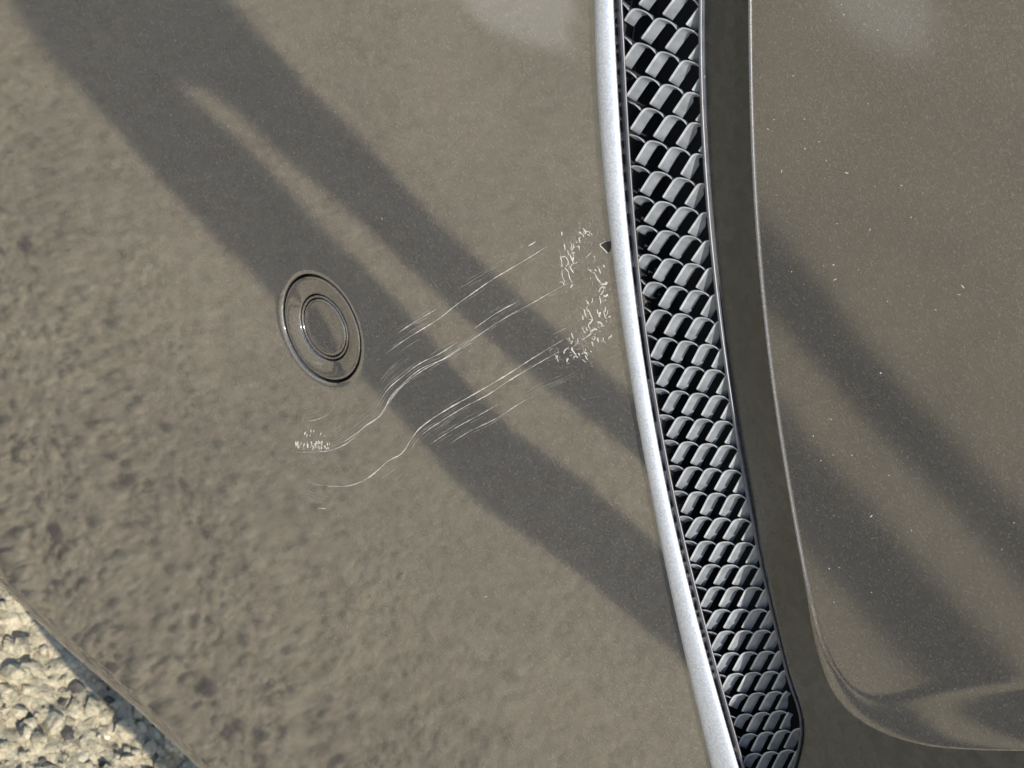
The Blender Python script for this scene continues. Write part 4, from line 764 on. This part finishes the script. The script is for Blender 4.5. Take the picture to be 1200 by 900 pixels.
for row in SCR:
    wd, pts = row[0], [Vector(p) for p in row[1:]]
    fine = []
    for a, c in zip(pts, pts[1:]):
        for q in range(4): fine.append(a.lerp(c, q / 4) + Vector((random.gauss(0, .015), random.gauss(0, .015))))
    fine.append(pts[-1])
    v, f = ribbon(fine, wd * 0.85)
    o = make("scratch", v, f, SCRATCH if wd >= .17 else FAINT, bumper)
    if len(fine) > 24:                  # hairlines that run beside it
        vs, fs = [], []
        for q in range(5):
            a = random.randint(0, len(fine) - 16); e = min(len(fine), a + random.randint(12, 40))
            off = random.choice((-1, 1)) * random.uniform(.25, .8)
            run = []
            for k in range(a, e):
                t = (fine[min(len(fine) - 1, k + 3)] - fine[max(0, k - 3)]).normalized()
                run.append(fine[k] + Vector((-t.y, t.x)) * (off + 0.1 * math.sin(k * .2)))
            v, f = ribbon(run, .08)
            n0 = len(vs); vs += v; fs += [tuple(i + n0 for i in t) for t in f]
        tag(make("hairlines", vs, fs, FAINT, o), None, None, "stuff")

vs, fs = [], []
def scatter_curls(around, count, spread, size):
    out = []
    for q in range(count):
        p = Vector(random.choice(random.choice(around))) + Vector((random.gauss(0, spread), random.gauss(0, spread)))
        if side_of(TRIM_EXT, p.x, p.y) > -4.2: continue
        t = random.gauss(2.0, .5); chain = [tuple(p)]
        for k in range(random.randint(2, 5)):          # a torn little line that keeps turning
            t += random.gauss(0, .8); p = p + Vector((math.cos(t), math.sin(t))) * size * random.uniform(.4, 1.2)
            chain.append(tuple(p))
        out.append(chain)
    return out
HAZE = scatter_curls(CURL, 260, 1.1, .35)
CURL = CURL + scatter_curls(CURL, 50, .9, .45)
b0, b1, b2, b3, c0, c1 = [Vector(p) for p in SCUFF_BOX]
for q in range(54):                     # a row of little slanted ticks left of the long scratch
    s, t = random.random(), random.random() ** 1.3
    p = b3.lerp(b2, s).lerp(b0.lerp(b1, s), t)
    if q > 44: p = c0.lerp(c1, random.random()) + (b3 - b0) * random.uniform(-.1, .8)
    up = (b0 - b3).normalized(); ln = random.uniform(.35, 1.1)
    d = (up + (b1 - b0).normalized() * random.uniform(-.1, .7)) * ln
    CURL.append([tuple(p), tuple(p + d * .5 + Vector((random.gauss(0, .08), random.gauss(0, .08)))), tuple(p + d)])
for pts in CURL:
    P = [Vector(p) for p in pts]
    dense = []
    for a, b in zip(P, P[1:]):
        for q in range(3):
            j = Vector((random.uniform(-.06, .06), random.uniform(-.06, .06)))
            dense.append(a.lerp(b, q / 3) + j)
    dense.append(P[-1])
    v, f = ribbon(dense, random.uniform(.22, .44), lift=0.08)
    o = len(vs); vs += v; fs += [tuple(i + o for i in t) for t in f]
tag(make("scuff_marks", vs, fs, SCRATCH, bumper), "curled lifted clearcoat scuffs at the ends of the scratches", None, "stuff")

vs, fs = [], []
for pts in HAZE:
    v, f = ribbon([Vector(p) for p in pts], random.uniform(.12, .24), lift=0.03)
    o = len(vs); vs += v; fs += [tuple(i + o for i in t) for t in f]
tag(make("abraded_paint", vs, fs, FAINT, bumper), "dull abraded paint between the scuffs", None, "stuff")

c = [Vector(p) for p in CHIP]; mid = sum(c, Vector((0, 0))) / len(c)
cv = [L(p.x, p.y, skin(p.x, p.y) + 0.02) for p in c] + [L(mid.x, mid.y, skin(mid.x, mid.y) + 0.03)]
cf = [(i, (i + 1) % len(c), len(c)) for i in range(len(c))]
chip = tag(make("paint_chip", cv, cf, DARKCHIP, bumper, smooth=False), "small dark paint chip against the silver trim")
v, f = ribbon(CHIP_LIP, 0.42, lift=0.12)
make("chip_lip", v, f, SCRATCH, chip)

def specks(name, count, place, parent, mat, label):
    vs, fs = [], []
    for q in range(count):
        r = place()
        if r is None: continue
        u, v, w = r
        s = random.uniform(.05, .12) * (2.0 if random.random() < .05 else 1)
        ln = random.choice((1, 1, 1, 1.5, 3.5)); a = random.uniform(0, 3.14)
        o = len(vs)
        for k in range(6):
            t = k * math.pi / 3
            x, y = s * ln * math.cos(t), s * .8 * math.sin(t)
            vs.append(L(u + x * math.cos(a) - y * math.sin(a), v + x * math.sin(a) + y * math.cos(a), w + .012))
        vs.append(L(u, v, w + .07))
        fs += [(o + k, o + (k + 1) % 6, o + 6) for k in range(6)]
    return tag(make(name, vs, fs, mat, parent), label, None, "stuff")
def on_outer():
    u, v = random.uniform(-140, 130), random.uniform(-160, 120)
    if side_of(TRIM_EXT, u, v) > -5 or math.hypot(u, v) < 15 or lower_edge(u) > v: return None
    return u, v, skin(u, v)
def on_raised():
    k = random.randint(4, len(EDGE) - 12); q = random.uniform(.03, .5)
    p = Vector(EDGE[k][:2]).lerp(Vector(FAR[k]), q)
    return p.x, p.y, face_height(p.x, p.y) + 0.02
specks("dust_specks", 75, on_raised, bumper, SCRATCH, "pale nicks and dust specks on the raised panel")
specks("dust_specks", 300, on_outer, bumper, FAINT, "pale dust specks on the flat panel")

# ---------------------------------------------------------------- the photographer, standing before the bumper beside the camera; the shadow of the legs lies on the ground
def person():
    J = {"pelvis": ((0.55, -0.93, 1.06), (.085, .08)), "waist": ((0.54, -0.99, 1.17), (.115, .085)), "chest": ((0.46, -0.92, 1.38), (.14, .10)),
         "neck": ((0.38, -0.80, 1.49), (.055, .055)), "chin": ((0.345, -0.74, 1.55), (.07, .075)), "crown": ((0.32, -0.71, 1.67), (.085, .095)), "top": ((0.315, -0.70, 1.74), (.05, .055)),
         "hip_a": ((0.55, -0.842, 0.96), (.05, .05)), "knee_a": ((0.47, -0.732, 0.50), (.043, .043)), "ankle_a": ((0.43, -0.71, 0.08), (.04, .04)), "toe_a": ((0.34, -0.58, 0.035), (.042, .032)),
         "hip_b": ((0.55, -0.935, 0.96), (.042, .042)), "knee_b": ((0.47, -0.872, 0.50), (.036, .036)), "ankle_b": ((0.47, -0.90, 0.08), (.04, .04)), "toe_b": ((0.40, -0.76, 0.035), (.042, .032)),
         "shoulder_a": ((0.32, -1.0, 1.43), (.06, .06)), "elbow_a": ((0.18, -0.74, 1.2), (.042, .042)), "wrist_a": ((0.12, -0.36, 0.94), (.03, .025)), "hand_a": ((0.12, -0.29, 0.87), (.035, .02)),
         "shoulder_b": ((0.60, -0.82, 1.43), (.06, .06)), "elbow_b": ((0.48, -0.58, 1.2), (.042, .042)), "wrist_b": ((0.28, -0.34, 0.96), (.03, .025)), "hand_b": ((0.22, -0.30, 0.89), (.035, .02))}
    E = [("pelvis", "waist"), ("waist", "chest"), ("chest", "neck"), ("neck", "chin"), ("chin", "crown"), ("crown", "top")]
    for s in "ab":
        E += [("pelvis", "hip_" + s), ("hip_" + s, "knee_" + s), ("knee_" + s, "ankle_" + s), ("ankle_" + s, "toe_" + s),
              ("chest", "shoulder_" + s), ("shoulder_" + s, "elbow_" + s), ("elbow_" + s, "wrist_" + s), ("wrist_" + s, "hand_" + s)]
    # five fingers on each hand, curled round the phone they hold up
    for s, sg in (("a", 1), ("b", -1)):
        h = Vector(J["hand_" + s][0])
        for q, (ln, off) in enumerate(((.9, -.03), (1.0, -.01), (.95, .01), (.75, .028))):
            a = h + Vector((sg * .025, .02 + off * .3, -.03 + off)); c = a + Vector((sg * .03 * ln, .02, -.01))
            J["f%s%d" % (s, q)] = (tuple(a), (.009, .009)); J["g%s%d" % (s, q)] = (tuple(c), (.008, .008))
            E += [("hand_" + s, "f%s%d" % (s, q)), ("f%s%d" % (s, q), "g%s%d" % (s, q))]
        t = h + Vector((sg * .005, -.015, .045)); J["t" + s] = (tuple(t), (.01, .01)); E.append(("hand_" + s, "t" + s))
    names = list(J); idx = {n: i for i, n in enumerate(names)}
    me = bpy.data.meshes.new("person")
    me.from_pydata([J[n][0] for n in names], [(idx[a], idx[b]) for a, b in E], [])
    k = NT("dark_clothes"); tc = k.n("TexCoord"); sp = k.n("SeparateXYZ"); k.l(tc.outputs["Object"], sp.inputs[0])
    mr = k.n("MapRange"); mr.inputs[2].default_value = 1.8; k.l(sp.outputs[2], mr.inputs[0])
    rp = k.ramp(mr.outputs[0], [(0.0, (0.03, 0.03, 0.035)), (0.05, (0.045, 0.05, 0.07)), (0.52, (0.06, 0.06, 0.065)), (0.80, (0.42, 0.27, 0.20)), (0.88, (0.05, 0.035, 0.025))])
    rp.color_ramp.interpolation = 'CONSTANT'
    k.l(rp.outputs[0], k.b.inputs["Base Color"]); k.set(Roughness=0.85)
    o = link("person", me, k.m, None, False)
    sk = o.modifiers.new("skin", 'SKIN'); sk.use_smooth_shade = True
    for n, sv in zip(names, me.skin_vertices[0].data):
        sv.radius = J[n][1]; sv.use_root = (n == "pelvis")
    o.modifiers.new("smooth", 'SUBSURF').levels = 1
    o.modifiers["smooth"].render_levels = 2
    tag(o, "person in dark clothes taking the picture, casting a shadow before the bumper", "person")
person()
